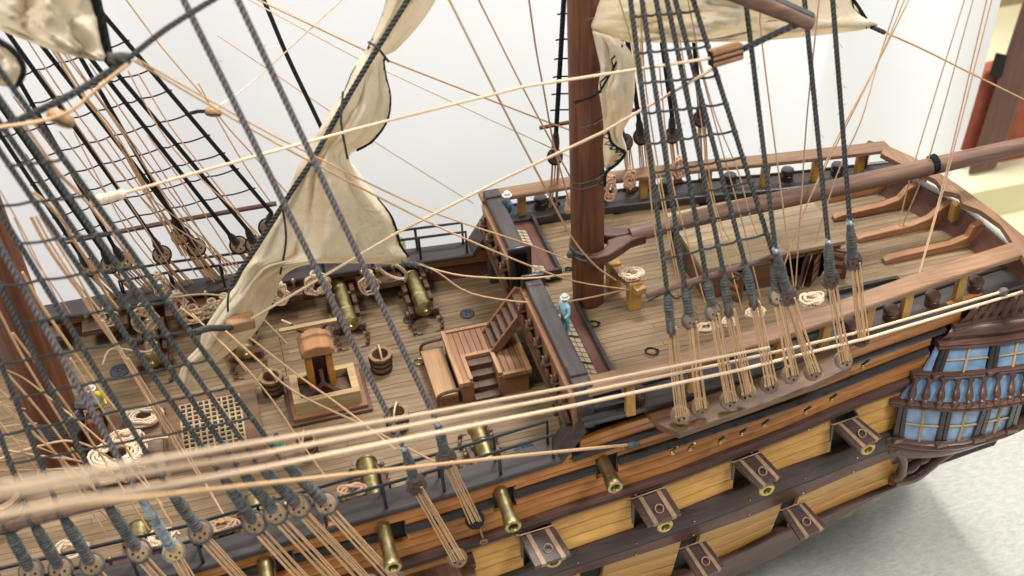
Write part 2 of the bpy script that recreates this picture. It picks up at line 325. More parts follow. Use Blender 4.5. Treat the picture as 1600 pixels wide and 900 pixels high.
# ------------------------------------------------------------------ the place round the model
FZ = -2.35
b = MB(); n = 40
vs_ = []; fs = []
for j in range(n+1):
    for i in range(n+1):
        x = -9+20*i/n; y = -7+12*j/n
        vs_.append((x, y, FZ+.012*noise.noise(V(x*.7, y*.7, 0))))
for j in range(n):
    for i in range(n): fs.append((j*(n+1)+i, j*(n+1)+i+1, (j+1)*(n+1)+i+1, (j+1)*(n+1)+i))
b.add(vs_, fs); tag(b.build('carpet_surface', M['carpet']), kind='structure')
b = MB().box(4.6, 13, 1.35, 9, FZ-.3, FZ+.10, .04); tag(b.build('pale_cloth_surface', M['ytable']), kind='structure')
# white sheet hung behind the model
b = MB(); nx, nz = 240, 60; vs_ = []; fs = []
for j in range(nz+1):
    z = FZ+.02+(9.5)*j/nz
    xr = 6.62+.02*(z)                    # free right hand edge
    for i in range(nx+1):
        u = i/nx; x = -8+(xr+8)*u
        f_ = .05*noise.noise(V(x*.9, z*.10, 1))+.22*noise.noise(V(x*.35, z*.3, 4))
        k = max(0, (x-3.6)/3.0)
        f_ += k*.16*math.sin(x*5.2+.25*z+.8*noise.noise(V(x*.5, z*.3, 7)))
        f_ += .12*math.exp(-((x-5.05-.10*(z))/.10)**2)
        vs_.append((x, 2.62+f_+.25*math.exp(-(z-FZ)*2), z))
for j in range(nz):
    for i in range(nx): fs.append((j*(nx+1)+i, j*(nx+1)+i+1, (j+1)*(nx+1)+i+1, (j+1)*(nx+1)+i))
b.add(vs_, fs); tag(b.build('white_backdrop_sheet', M['sheet'], sharp=180), 'white cloth sheet hanging in soft folds behind the whole ship', 'backdrop sheet')
# wooden chair seen past the sheet's edge
ch = empty('wooden_chair', Y(1560, 270, 3.4), 'dark wooden chair with orange red cover at the right edge, beyond the sheet', 'chair')
P = [Y(1470, 226, 3.6), Y(1555, 252, 3.6), Y(1660, 345, 3.6), Y(1700, 80, 3.6), Y(1540, 112, 3.6)]
MB().prism(P, (0, .2, 0)).build('cover', M['orangecloth'], ch, bev=.02)
MB().hexa([Y(1512, 272, 3.45), Y(1556, 262, 3.45), Y(1556, 262, 3.55), Y(1512, 272, 3.55), Y(1602, -10, 3.45), Y(1656, -10, 3.45), Y(1656, -10, 3.55), Y(1602, -10, 3.55)]).build('post', M['chair'], ch, bev=.02)
MB().hexa([Y(1545, 118, 3.42), Y(1565, 122, 3.42), Y(1565, 122, 3.6), Y(1545, 118, 3.6), Y(1556, 82, 3.42), Y(1574, 86, 3.42), Y(1574, 86, 3.6), Y(1556, 82, 3.6)]).build('bracket', M['void'], ch)
zc = Y(1534, 268, 3.5).z; tag(MB().box(6.95, 13, 3.2, 9, FZ-.2, zc, .04).build('pale_cloth_surface', M['ytable']), kind='structure')
MB().box(8, 14, 7.0, 7.1, FZ-.2, 9).build('room_wall', M['beige']); bpy.data.objects['room_wall']['kind'] = 'structure'
b = MB().prism([Z(x, y, FZ+.03) for x, y in ((1288, 818), (1330, 806), (1343, 790), (1340, 778), (1300, 792))], (0, 0, .01)); tag(b.build('yellow_paper_scrap', M['ytable']), 'small yellow paper scrap on the carpet under the hull side', 'paper')

# ------------------------------------------------------------------ the ship
ship = empty('model_ship', (0, 0, FZ), 'wooden model sailing ship hull with yellow, orange and dark brown bands', 'ship model')
SO = Vector(ship['_o'])
def part(bm, name, mat, parent=None, **k): return bm.build(name, mat, parent or ship, **k)
def curve(pts, dy=0):
    P = sorted([hull(x, y+dy) for x, y in pts], key=lambda p: p.x)
    xs = [p.x for p in P]; zs = [p.z for p in P]
    return lambda X: float(np.interp(X, xs, zs))
A1 = curve([(300, 893), (422, 851), (522, 820), (620, 794.5), (724, 764), (868, 720), (900, 709), (975, 684), (1042, 663), (1130, 632), (1342, 558), (1480, 509), (1497, 502)])
A0 = curve([(898, 698), (912, 684), (989, 660), (1033, 644), (1073, 629), (1271, 558), (1360, 522), (1493, 473), (1593, 440)])
Bc = curve([(433, 874), (589, 834), (636, 821), (767, 780), (807, 766), (920, 731), (969, 713), (1042, 690), (1104, 668), (1187, 642), (1293, 603), (1333, 588), (1449, 542)])
Dc = curve([(629, 873), (742, 838), (813, 815), (920, 778), (1024, 746), (1122, 709), (1220, 672), (1293, 640), (1411, 593)])
Ec = curve([(793, 896), (920, 849), (1007, 820), (1064, 796), (1147, 763), (1222, 731), (1316, 700), (1388, 673)])
Fc = curve([(900, 895), (1060, 844), (1175, 803), (1200, 791), (1324, 740), (1395, 712)])
Gc = curve([(1050, 899), (1127, 871), (1211, 829), (1280, 803), (1400, 752)])
Hc = curve([(1075, 925), (1133, 900), (1220, 862), (1251, 842), (1344, 784), (1400, 757)])
def below(f, d): return lambda X: f(X)-d
C2 = below(A1, .042); B2 = below(Bc, .05); D2 = below(Dc, .082)
def mix(f, g, t): return lambda X: lerp(f(X), g(X), t)
def strip(f, g, x0, x1, out=.0, th=.03, rnd=0):
    n_ = max(1, int((x1-x0)/.22)); rings = []
    for i in range(n_+1):
        X = lerp(x0, x1, i/n_); zt, zb = f(X), g(X)
        if not rnd: zt -= .0022; zb += .0022
        yt, yb = -(W(X)+tumble(zt)+out), -(W(X)+tumble(zb)+out); e = min(.012, (zt-zb)*.25) if rnd else .004
        rings.append([V(X, yt+th, zt), V(X, yt+e, zt), V(X, yt, zt-e), V(X, yb, zb+e), V(X, yb+e, zb), V(X, yb+th, zb)])
    return MB().loft(rings)
def segs(x0, x1, cuts):
    out = []; a = x0
    for c0, c1 in sorted(cuts):
        if c1 <= x0 or c0 >= x1: continue
        if c0 > a: out.append((a, c0))
        a = max(a, c1)
    if a < x1: out.append((a, x1))
    return out
XL = -2.75
lidpx = [((809, 832), (862, 816), (893, 868), (836, 888), (866, 879)), ((984, 775), (1036, 757), (1065, 804), (1012, 824), (1040, 824)),
         ((1142, 718), (1185, 702), (1222, 744), (1185, 765), (1199, 767)), ((1297, 660), (1335, 647), (1378, 684), (1339, 704), (1357, 703))]
lidpx2 = [((936, 899), (948, 893), (980, 930), (960, 945), None), ((1059, 853), (1098, 839), (1132, 886), (1093, 908), None), ((1217, 793), (1252, 779), (1292, 824), (1250, 844), None)]
lidpx2[0] = ((900, 912), (946, 893), (980, 940), (930, 960), None)
port1 = [(hull(*l[0]).x+.02, hull(*l[1]).x-.02) for l in lidpx]; port2 = [(hull(*l[0]).x+.02, hull(*l[1]).x-.02) for l in lidpx2]
portU = []
for x0, x1, y in ((604, 636, 832), (770, 806, 776), (931, 966, 728), (428, 462, 880)):
    portU.append((hull(x0, y).x, hull(x1, y).x))
# near-black backing, stands in for the shade inside the gun ports
rings = []
for i in range(60):
    X = lerp(XL, 4.9, i/59); top = A0(X)-.03 if X > 1.3 else A1(X)-.05
    rings.append([V(X, -(W(X)+tumble(z)-.05), z) for z in (top, .1, -.2, -.5, -.8, Hc(X)-.02)]+[V(X, -.35, Hc(X)-.55), V(X, 0, FZ+.02 if X < 3.9 else Hc(X)-.4)])
part(MB().loft(rings, False, False), 'hull_core', M['void'], solid=.02)
rings = []
for i in range(40):
    X = lerp(XL, 4.9, i/39); top = .5 if X > 1.3 else .24
    rings.append([V(X, (W(X)+tumble(z)-.02), z) for z in (top, .1, -.2, -.5, -.8, -1.2)]+[V(X, .35, -1.8), V(X, .01, FZ+.02 if X < 3.9 else -1.6)])
part(MB().loft(rings, False, False), 'far_hull_side', M['wale'], solid=.02)
# orange bands
for rows, cuts, f, g in ((2, None, A1, Bc), (3, None, B2, Dc)):
    for r_ in range(rows):
        t0, t1 = ((0, .72), (.72, 1))[r_] if rows == 2 else ((0, .34), (.34, .68), (.68, 1))[r_]
        cu = portU if (rows == 2 and r_ == 1) or (rows == 3 and r_ == 0) else []
        for a, c in segs(XL, 3.98, cu):
            part(strip(mix(f, g, t0), mix(f, g, t1), a, c-.002, -.003*r_, .035), 'hull_plank', M['orange'])
part(strip(A0, mix(A0, A1, .5), 1.33, 4.35, .0, .035), 'hull_plank', M['orange']); part(strip(mix(A0, A1, .5), A1, 1.33, 4.2, -.002, .035), 'hull_plank', M['orange'])
for a, c in segs(XL, 3.95, portU): part(strip(Bc, B2, a, c, .030, .07, 1), 'moulding', M['black'])
part(strip(A1, C2, 1.27, 4.08, .028, .07, 1), 'moulding', M['black'])
part(strip(Dc, mix(Dc, D2, .5), XL, 3.9, .034, .08, 1), 'wale', M['wale']); part(strip(mix(Dc, D2, .5), D2, XL, 3.9, .022, .07, 1), 'wale', M['wale'])
for f, g, ports, xe in ((D2, Ec, port1, 3.80), (Fc, Gc, port2, 3.86)):
    for r_ in range(3):
        for a, c in segs(XL, xe, ports): part(strip(mix(f, g, r_/3), mix(f, g, (r_+1)/3), a, c, -.002*(r_ % 2), .035), 'hull_plank', M['yellow'])
part(strip(Ec, mix(Ec, Fc, .55), XL, 3.9, .038, .08, 1), 'wale', M['wale2']); part(strip(mix(Ec, Fc, .55), Fc, XL, 3.9, .026, .07, 1), 'wale', M['wale'])
part(strip(Gc, Hc, XL, 3.95, .038, .09, 1), 'wale', M['wale'])
# nail heads
b = MB()
for f, k in ((mix(Dc, D2, .6), .045), (mix(Ec, Fc, .35), .045), (mix(Ec, Fc, .85), .035), (mix(A1, Bc, .2), .008)):
    for X in np.arange(-2.2, 3.8, .43):
        z = f(X); b.ell(V(X+.02*random.random(), -(W(X)+tumble(z)+k), z), (.007, .005), V(0, 1, 0), 6)
o = part(b, 'nail_heads', M['brass']); o['kind'] = 'stuff'
# gun port linings, lids
def lid(p4):
    tl, tr = hull(*p4[0]), hull(*p4[1]); zz = (tl.z+tr.z)/2
    bl, br = Z(*p4[3], zz-.05), Z(*p4[2], zz-.05)
    off = V(0, -.045, 0); tl, tr = tl+off, tr+off
    up = (tr-tl).cross(bl-tl).normalized()
    if up.z < 0: up = -up
    t = up*.016
    o = part(MB().hexa([tl-t, tr-t, br-t, bl-t, tl+t, tr+t, br+t, bl+t]), 'gunport_lid', M['lid'], bev=.004)
    for u in (.24, .78):
        a, d = lerp(tl, tr, u-.065), lerp(tl, tr, u+.065); e, f_ = lerp(bl, br, u-.065), lerp(bl, br, u+.065); k = (e-a).normalized()*.004; t2 = up*.021; t1 = up*-.018
        MB().hexa([a+t1, d+t1, f_+t1+k, e+t1+k, a+t2, d+t2, f_+t2+k, e+t2+k]).build('strap', M['copper'], o, bev=.002)
    cc = lerp(lerp(tl, tr, .52), lerp(bl, br, .52), .62)+up*.028
    MB().torus(cc, up+V(0, -.5, 0), .028, .005).build('ring', M['copper'], o)
    MB().tube([tl+V(-.02, .01, .02), tl+up*.03, tr+up*.03, tr+V(.02, .01, .02)], .005).build('hinge_rod', M['copper'], o)
    x = (tr-tl).normalized(); y = (bl-tl).normalized()
    return tl, tr, up
for l in lidpx+lidpx2: lid(l)
for prt, f, g in ((port1, D2, Ec), (port2, Fc, Gc)):
    for a, c in prt:
        X = (a+c)/2; zt, zb = f(X), g(X); y0 = -(W(X)+tumble(zb)-.0)
        for e, g_ in ((a-.012, a+.006), (c-.006, c+.012)): part(MB().box(e, g_, y0, y0+.2, zb, zt), 'gunport_jamb', M['lid'])
for a, c in portU:
    X = (a+c)/2; y0 = -(W(X)+.01); zt, zb = mix(A1, Bc, .72)(X), mix(B2, Dc, .34)(X)
    for e, g_ in ((a-.010, a+.008), (c-.008, c+.010)): part(MB().box(e, g_, y0, y0+.16, zb, zt), 'gunport_jamb', M['lid'])

# cap rails
def capstrip(xs, yo, yi, z0, z1, name, mat, side=-1, **k):
    rings = []
    for X in xs:
        o_, i_ = yo(X), yi(X); zt = z1(X) if callable(z1) else z1; zb = zt-(z1(X)-z0(X) if callable(z0) else z1-z0); e = .008
        rings.append([V(X, side*o_, zb), V(X, side*o_, zt-e), V(X, side*(o_-e), zt), V(X, side*(i_+e), zt), V(X, side*i_, zt-e), V(X, side*i_, zb)])
    return part(MB().loft(rings), name, mat, **k)
xs = list(np.linspace(XL, 1.20, 20))
for s_d in (-1, 1):
    capstrip(xs, lambda X: W(X)+.025, lambda X: W(X)-.165, .235, .272, 'cap_rail', M['cap'], s_d)
    # slope up to the quarterdeck cap
    part(MB().hexa([V(1.20, s_d*(W(1.2)+.025), .235), V(1.36, s_d*(W(1.3)+.03), .47), V(1.36, s_d*(W(1.3)-.17), .47), V(1.20, s_d*(W(1.2)-.165), .235),
                    V(1.185, s_d*(W(1.2)+.025), .272), V(1.34, s_d*(W(1.3)+.03), .507), V(1.34, s_d*(W(1.3)-.17), .507), V(1.185, s_d*(W(1.2)-.165), .272)]), 'cap_rail', M['cap'])
    xq = list(np.linspace(1.34, 4.7, 24))
    capstrip(xq, lambda X: W(X)+.03, lambda X: W(X)-.19, .505, .535, 'cap_rail', M['cap'], s_d)
    capstrip(xq, lambda X: W(X)+.036, lambda X: W(X)+.012, .525, .552, 'moulding', M['black'], s_d)
    capstrip(xq, lambda X: W(X)-.17, lambda X: W(X)-.20, .48, .552, 'moulding', M['black'], s_d)
    # brown hand rail on posts
    zr = lambda X: .775+.010*(X-1.3); zb_ = lambda X: zr(X)-.036
    xr_ = list(np.linspace(1.38 if s_d < 0 else 1.28, 4.62 if s_d < 0 else 4.44, 24))
    capstrip(xr_, lambda X: W(X)+(.012 if s_d < 0 else -.06), lambda X: W(X)-(.135 if s_d < 0 else .19), zb_, zr, 'hand_rail', M['rail'], s_d, bev=0)
# bulwarks inside the waist
for s_d in (-1, 1):
    for z0, z1, mt, k in ((.125, .236, 'orange', .05), (.0, .12, 'red', .06)):  # lower red-brown strip also puts the shade near the deck into colour
        rings = [[V(X, s_d*(W(X)-k), z0), V(X, s_d*(W(X)-k), z1), V(X, s_d*(W(X)-k-.03), z1), V(X, s_d*(W(X)-k-.03), z0)] for X in np.linspace(XL, 1.32, 16)]
        part(MB().loft(rings), 'bulwark_plank', M[mt])
for X0, X1 in ((-2.6, -1.9), (-1.75, -1.42), (-1.15, -.78), (-.5, -.13), (.28, .62)):
    part(MB().box(X0, X1, W(X0)-.30, W(X0)-.13, .15, .205), 'pin_rail', M['dark'], bev=.006)
    part(MB().box(X0, X1, -W(X0)+.13, -W(X0)+.27, .15, .205), 'pin_rail', M['dark'], bev=.006)
b = MB()
pins = []
for X0, X1 in ((-1.75, -1.42), (-1.15, -.78), (-.5, -.13), (.28, .62)):
    for u in (.15, .5, .85):
        p = V(lerp(X0, X1, u), W(X0)-.21, .205); pins.append(p)
        q = V(p.x, -W(X0)+.20, .205); pins.append(q)
        for k in (p, q): part(MB().lathe([(.008, -.09), (.011, 0), (.014, .02), (.010, .04), (.022, .065), (.016, .085), (.002, .095)], k, n=8), 'belaying_pin', M['brassd'])

# decks
def deck(x0, x1, yh, z, yo=0.0):
    wd = .0465; k = 0; y = -yh(x0, -1)-.05 if False else -1.36
    while y < 1.36:
        yc = y+wd/2; lim = [X for X in np.linspace(x0, x1, 30) if abs(yc) < yh(X)+.02]
        if lim:
            a, c = lim[0], lim[-1]
            cuts = sorted([a]+[a+(c-a)*f_ for f_ in ((.22, .61), (.45,), (.33, .8), (.55,))[k % 4]]+[c])
            for p, q in zip(cuts, cuts[1:]):
                dz = random.uniform(-.0012, .0012)
                part(MB().hexa([V(p+.002, y+.0015, z-.012), V(q-.0015, y+.0015, z-.012), V(q-.0015, y+wd-.0015, z-.012), V(p+.0015, y+wd-.0015, z-.012), V(p+.0015, y+.0015, z+dz), V(q-.0015, y+.0015, z+dz), V(q-.0015, y+wd-.0015, z+dz), V(p+.0015, y+wd-.0015, z+dz)]), 'deck_plank', M['deck'])
        y += wd; k += 1
deck(-2.7, 1.62, lambda X: W(X)-.09, 0.0)
deck(1.40, 4.62, lambda X: W(X)-.21, .48)
part(MB().hexa([V(-2.7, -1.33, -.06), V(1.7, -1.15, -.06), V(1.7, 1.15, -.06), V(-2.7, 1.33, -.06), V(-2.7, -1.33, -.010), V(1.7, -1.15, -.010), V(1.7, 1.15, -.010), V(-2.7, 1.33, -.010)]), 'deck_beam', M['void'])
part(MB().hexa([V(1.36, -.98, .43), V(4.66, -.62, .43), V(4.66, .62, .43), V(1.36, .98, .43), V(1.36, -.98, .470), V(4.66, -.62, .470), V(4.66, .62, .470), V(1.36, .98, .470)]), 'deck_beam', M['void'])
b = MB()
for X in np.arange(1.7, 4.4, .35):
    for k in range(-17, 18):
        y = k*.0465+.02
        if abs(y) < W(X)-.25: b.lathe([(.004, 0), (.004, .0015)], (X+.03*(k % 3), y, .48), n=5)
o = part(b, 'treenails', M['dark']); o['kind'] = 'stuff'

# waist hammock rails (two parallel iron bars on stanchions)
for s_d in (-1, 1):
    x0 = -1.42 if s_d > 0 else -2.5
    for k, nm in ((.0, 'outer'), (.125, 'inner')):
        xs = list(np.linspace(x0, 1.15, 14))
        pts = [V(X, s_d*(W(X)-.012-k), .475) for X in xs]; pts = [pts[0]-V(0, 0, .20)]+[pts[0]]+pts[1:]+[pts[-1]-V(0, 0, .20)]
        part(MB().tube(pts, .0105, 6), 'iron_bar', M['steel'])
        for X in np.arange(.79, x0+.1, -.37): part(MB().tube([V(X, s_d*(W(X)-.012-k), .475), V(X+.005, s_d*(W(X)-.012-k), .27)], .011, 6), 'stanchion', M['steel'])

# break of the quarterdeck
def bulk(y0, y1):
    part(MB().hexa([V(1.34, y0, .42), V(1.44, y0, .42), V(1.44, y1, .42), V(1.34, y1, .42), V(1.30, y0, .80), V(1.42, y0, .80), V(1.42, y1, .80), V(1.30, y1, .80)]), 'breastwork_beam', M['capY'], bev=.012)
    part(MB().hexa([V(1.31, y0+.01, .34), V(1.35, y0+.01, .34), V(1.35, y1-.01, .34), V(1.31, y1-.01, .34), V(1.27, y0+.01, .74), V(1.31, y0+.01, .74), V(1.31, y1-.01, .74), V(1.27, y1-.01, .74)]), 'carved_board', M['mid'], bev=.006)
    n_ = int((y1-y0)/.17)
    for i in range(n_):
        yc = lerp(y0, y1, (i+.5)/n_); b = MB()
        b.ell(V(1.262, yc-.01, .655), (.020, .030), V(0, .2, 1), 8)
        b.tube(crom([V(1.262, yc-.01, .63), V(1.258, yc+.02, .56), V(1.27, yc-.03, .48), V(1.29, yc+.01, .40), V(1.30, yc-.02, .36)], 4), lambda t: .030*(1-.6*t)+.004, 7)
        b.tube(crom([V(1.262, yc, .60), V(1.252, yc+.055, .62), V(1.262, yc+.075, .56), V(1.27, yc+.045, .53)], 4), .010, 5)
        b.tube(crom([V(1.262, yc, .58), V(1.255, yc-.055, .56), V(1.27, yc-.07, .50), V(1.28, yc-.04, .47)], 4), .012, 5)
        b.torus(V(1.285, yc+.04, .42), (1, 0, .3), .022, .008, 12, 5)
        part(b, 'carving', M['dark'])
    part(MB().box(1.285, 1.315, y0, y1, .30, .335), 'moulding', M['dark'], bev=.004)
    # trough with panel behind the beam
    part(MB().box(1.425, 1.66, y0+.03, y1-.03, .482, .53), 'locker', M['red'], bev=.004)
    for a, c in ((1.645, 1.672),): part(MB().box(a, c, y0+.02, y1-.02, .48, .575), 'locker_edge', M['black'], bev=.004)
    part(MB().box(1.43, 1.67, y0+.008, y0+.03, .48, .575), 'locker_edge', M['black'])
bulk(-1.16, -.02); bulk(.27, 1.02)
for yc0, yc1 in ((-.36, -.12), (-.64, -.38), (-.90, -.66), (.72, .92), (.30, .46)):
    b = MB(); part(MB().hexa([V(1.46, yc0, .531), V(1.57, yc0-.06, .531), V(1.57, yc1-.06, .531), V(1.46, yc1, .531), V(1.46, yc0, .536), V(1.57, yc0-.06, .536), V(1.57, yc1-.06, .536), V(1.46, yc1, .536)]), 'lattice_panel', M['latt'])
    for k in range(6):
        t = k/5; b.tube([V(1.46, lerp(yc0, yc1, t), .538), V(1.57, lerp(yc0, yc1, t)-.06, .538)], .0019, 4)
    for k in range(4):
        X = lerp(1.46, 1.57, k/3); b.tube([V(X, yc0-.06*k/3, .538), V(X, yc1-.06*k/3, .538)], .0019, 4)
    part(b, 'lattice_lines', M['dark'])
# near and far corner posts, under-deck bulkhead
for s_d in (-1, 1):
    part(MB().box(1.30, 1.42, s_d*1.02-.05, s_d*1.02+.05, 0.0, .82), 'corner_post', M['capY'], bev=.01)
part(MB().box(1.50, 1.56, -1.0, 1.0, 0, .47), 'cabin_bulkhead', M['dark'])
for y in np.linspace(-.85, .85, 7):
    part(MB().lathe([(.03, 0), (.03, .05), (.018, .06), (.024, .14), (.016, .26), (.022, .36), (.03, .38), (.03, .43)], (1.44, y, 0), n=10), 'column', M['mid'])
    part(MB().box(1.49, 1.50, y+.05, y+.22, .06, .38), 'door_panel', M['mid'], bev=.004)
for s_d, ys in ((-1, (-.02,)), (1, (.27,))):
    part(MB().box(1.28, 1.45, ys[0]-.04 if s_d < 0 else ys[0], ys[0] if s_d < 0 else ys[0]+.04, .42, .835), 'end_post', M['black'], bev=.015)

# hand rail posts, timber heads
for x, y in ((985, 647), (1082, 613), (1213, 562), (1285, 541), (1352, 516), (1412, 497), (1495, 468)):
    p = Z(x, y, .54); zt = .738+.010*(p.x-1.3)
    part(MB().hexa([p+V(-.03, -.02, 0), p+V(.03, -.02, 0), p+V(.03, .03, 0), p+V(-.03, .03, 0)]+[V(p.x+.025+dx, -(W(p.x)-.05)+dy, zt) for dx, dy in ((-.03, -.02), (.03, -.02), (.03, .03), (-.03, .03))]), 'rail_post', M['post'], bev=.003)
for X in (1.60, 2.08, 2.55, 3.05, 3.5, 3.9, 4.25):
    part(MB().box(X-.03, X+.03, W(X)-.13, W(X)-.08, .535, .72), 'rail_post', M['post'], bev=.003)
for X, s_d in ((1.73, -1), (3.30, -1), (3.62, -1), (3.96, -1), (4.32, -1), (1.76, 1), (2.25, 1), (2.75, 1), (3.25, 1), (3.7, 1), (4.1, 1)):
    part(MB().lathe([(.050, 0), (.050, .05), (.040, .058), (.052, .066), (.054, .085), (.046, .10), (.012, .106)], (X, s_d*(W(X)-.06), .534), n=16), 'timber_head', M['dark'] if s_d < 0 else M['black'])

# stern: transom, taffrail, knees
tb = [Z(x, y, .48) for x, y in ((1372, 303), (1447, 345), (1500, 378), (1545, 415), (1590, 450))]
tt = [Z(x, y, .64) for x, y in ((1408, 276), (1470, 308), (1520, 342), (1570, 382), (1620, 425))]
tb, tt = crom(tb, 4), crom(tt, 4)
part(MB().loft([[a, a+V(.06, 0, 0), c+V(.06, 0, 0), c] for a, c in zip(tb, tt)]), 'transom', M['red'])
part(MB().tube([p+V(.03, 0, .012) for p in tt], .022, 8), 'pale_strip', M['palegreen'])
TZ = .806
outer = [Z(x, y, TZ) for x, y in ((1384, 226), (1432, 247), (1500, 290), (1560, 335), (1600, 368), (1660, 425), (1700, 470))]
inner = [Z(x, y, TZ) for x, y in ((1376, 239), (1405, 254), (1448, 273), (1463, 281), (1475, 298), (1488, 300), (1500, 304), (1503, 317), (1532, 328), (1564, 351), (1589, 387), (1625, 440))]
poly = outer+inner[::-1]
part(MB().prism(poly, (0, 0, -.045)), 'taffrail', M['railY'], bev=.004)
p = Z(1494, 310, TZ); part(MB().box(p.x-.02, p.x+.03, p.y-.03, p.y+.02, .62, TZ-.04), 'taffrail_post', M['post'])
p = Z(1437, 283, .64); part(MB().tube([p+V(0, 0, -.15), p+V(.03, .02, .14)], .03, 4), 'taffrail_post', M['dark'])
p = Z(1350, 250, .6); part(MB().tube([p+V(0, 0, -.1), p+V(.03, .0, .16)], .03, 4), 'taffrail_post', M['black'])
for (sx, sy), (ex, ey), (ux, uy) in (((1290, 314), (1372, 294), (1392, 284)), ((1304, 346), (1401, 317), (1432, 296)), ((1340, 378), (1448, 348), (1484, 323)), ((1382, 412), (1507, 377), (1528, 353)), ((1540, 427), (1562, 420), (1580, 402))):
    a, e, u = Z(sx, sy, .49), Z(ex, ey, .50), Z(ux, uy, .64); yy = (a.y+e.y)/2; u.y = yy
    prof = [(a.x, .482), (a.x, .515), (a.x+.05, .53), (e.x-.15, .545), (e.x-.02, .575), (u.x-.06, .66), (u.x+.02, .685), (u.x+.03, .64), (u.x+.05, .482)]
    part(MB().prism([V(x, yy-.03, z) for x, z in prof], (0, .055, 0)), 'knee', M['knee'], bev=.006)

# deck house
dh = [Z(x, y, .78) for x, y in ((1098, 420), (1323, 378), (1277, 312), (1052, 342))]
X0, X1, Y0, Y1 = (dh[0].x+dh[3].x)/2, (dh[1].x+dh[2].x)/2, dh[0].y, dh[2].y
X0 = dh[0].x; X1 = dh[1].x; Y0 = (dh[0].y+dh[1].y)/2; Y1 = max(.42, dh[2].y)
nn = 9
for i in range(nn):
    a, c = lerp(Y0, Y1, i/nn), lerp(Y0, Y1, (i+1)/nn)
    part(MB().box(X0, X1, a+.0012, c-.0012, .752, .780+random.uniform(-.001, .001)), 'roof_plank', M['roof'])
part(MB().box(X0+.02, X1-.02, Y0+.02, Y1-.02, .70, .752), 'roof_edge', M['mid'])
WY0 = Y0+.03
part(MB().box(X0+.04, X0+.08, WY0, Y1-.03, .48, .75), 'cabin_wall', M['dark']); part(MB().box(X1-.08, X1-.04, WY0, Y1-.03, .48, .75), 'cabin_wall', M['dark']); part(MB().box(X0+.04, X1-.04, Y1-.07, Y1-.03, .48, .75), 'cabin_wall', M['darkX'])
dz = [(X0+.04, X0+.17), (X0+.36, X0+.62), (X0+.80, X0+.95), (X1-.16, X1-.04)]
for a, c in dz: part(MB().box(a, c, WY0, WY0+.04, .48, .75), 'cabin_wall', M['darkX'])
part(MB().box(X0+.05, X1-.05, WY0+.06, WY0+.08, .481, .74), 'cabin_shade_sheet', M['void'])  # near-black sheet stands in for the shade behind the door openings
for a, rz in ((X0+.17, .9), (X0+.80, 2.3), (X0+.95, .7), (X1-.16, 2.4)):
    d = V(math.cos(rz), -abs(math.sin(rz)), 0)*.15; p = V(a, WY0-.004, .49)
    o = part(MB().hexa([p, p+d, p+d+V(.012, .012, 0), p+V(.012, .012, 0), p+V(0, 0, .24), p+d+V(0, 0, .24), p+d+V(.012, .012, .24), p+V(.012, .012, .24)]), 'cabin_door', M['darkX'], bev=.003)
    for z in (.05, .12, .19):
        q = p+d*.5+V(-.006, -.006, z); MB().hexa([q-d*.3, q+d*.3, q+d*.3+V(.004, .004, 0), q-d*.3+V(.004, .004, 0), q-d*.3+V(0, 0, .03), q+d*.3+V(0, 0, .03), q+d*.3+V(.004, .004, .03), q-d*.3+V(.004, .004, .03)]).build('door_board', M['mid'], o)
# companion coaming on the quarterdeck near the near rail
p0, p1 = Z(1304, 468, .49), Z(1392, 442, .49)
b = MB(); b.box(p0.x, p1.x+.02, p0.y-.16, p0.y-.13, .48, .54); b.box(p0.x, p1.x+.02, p0.y+.03, p0.y+.06, .48, .54); b.box(p0.x-.03, p0.x, p0.y-.16, p0.y+.06, .48, .54); b.box(p1.x+.02, p1.x+.05, p0.y-.16, p0.y+.06, .48, .54)
part(b, 'hatch_coaming', M['black'], bev=.003); part(MB().box(p0.x, p1.x+.02, p0.y-.13, p0.y+.03, .481, .50), 'hatch_cover', M['cap'])
for k in range(3):
    X = p0.x+.14+.13*k; part(MB().hexa([V(X, p0.y-.10, .501), V(X+.09, p0.y-.08, .501), V(X+.09, p0.y-.02, .501), V(X, p0.y-.04, .501), V(X, p0.y-.10, .505), V(X+.09, p0.y-.08, .505), V(X+.09, p0.y-.02, .505), V(X, p0.y-.04, .505)]), 'lattice_panel', M['latt'])

# grating hatch in the waist
gr = empty('grating_hatch', V(-.93, .04, 0), 'square lattice grating in a brown coaming on the waist deck', 'hatch')
gx0, gx1, gy0, gy1 = -1.13, -.72, -.26, .27
for a in ((gx0-.10, gx1+.12, gy1, gy1+.08), (gx0-.10, gx1+.12, gy0-.08, gy0), (gx0-.10, gx0, gy0, gy1), (gx1, gx1+.12, gy0, gy1)): MB().box(*a, .001, .045).build('coaming', M['chan'], gr, bev=.004)
MB().box(gx0, gx1, gy0, gy1, .001, .004).build('dark_well', M['void'], gr)  # thin black sheet, paints the shade below the battens
nb = 10
for i in range(nb+1):
    X = lerp(gx0, gx1, i/nb); MB().box(X-.0065, X+.0065, gy0, gy1, .03, .047).build('batten', M['batt'], gr)
nb = 12
for i in range(nb+1):
    yy = lerp(gy0, gy1, i/nb); MB().box(gx0, gx1, yy-.0065, yy+.0065, .028, .045).build('batten', M['batt'], gr)
h2 = MB().box(-1.62, -1.26, -.34, .30, .001, .06, .01); tag(h2.build('hatch_cover', M['chan']), 'low plain wooden hatch between main mast and lattice grating', 'hatch')
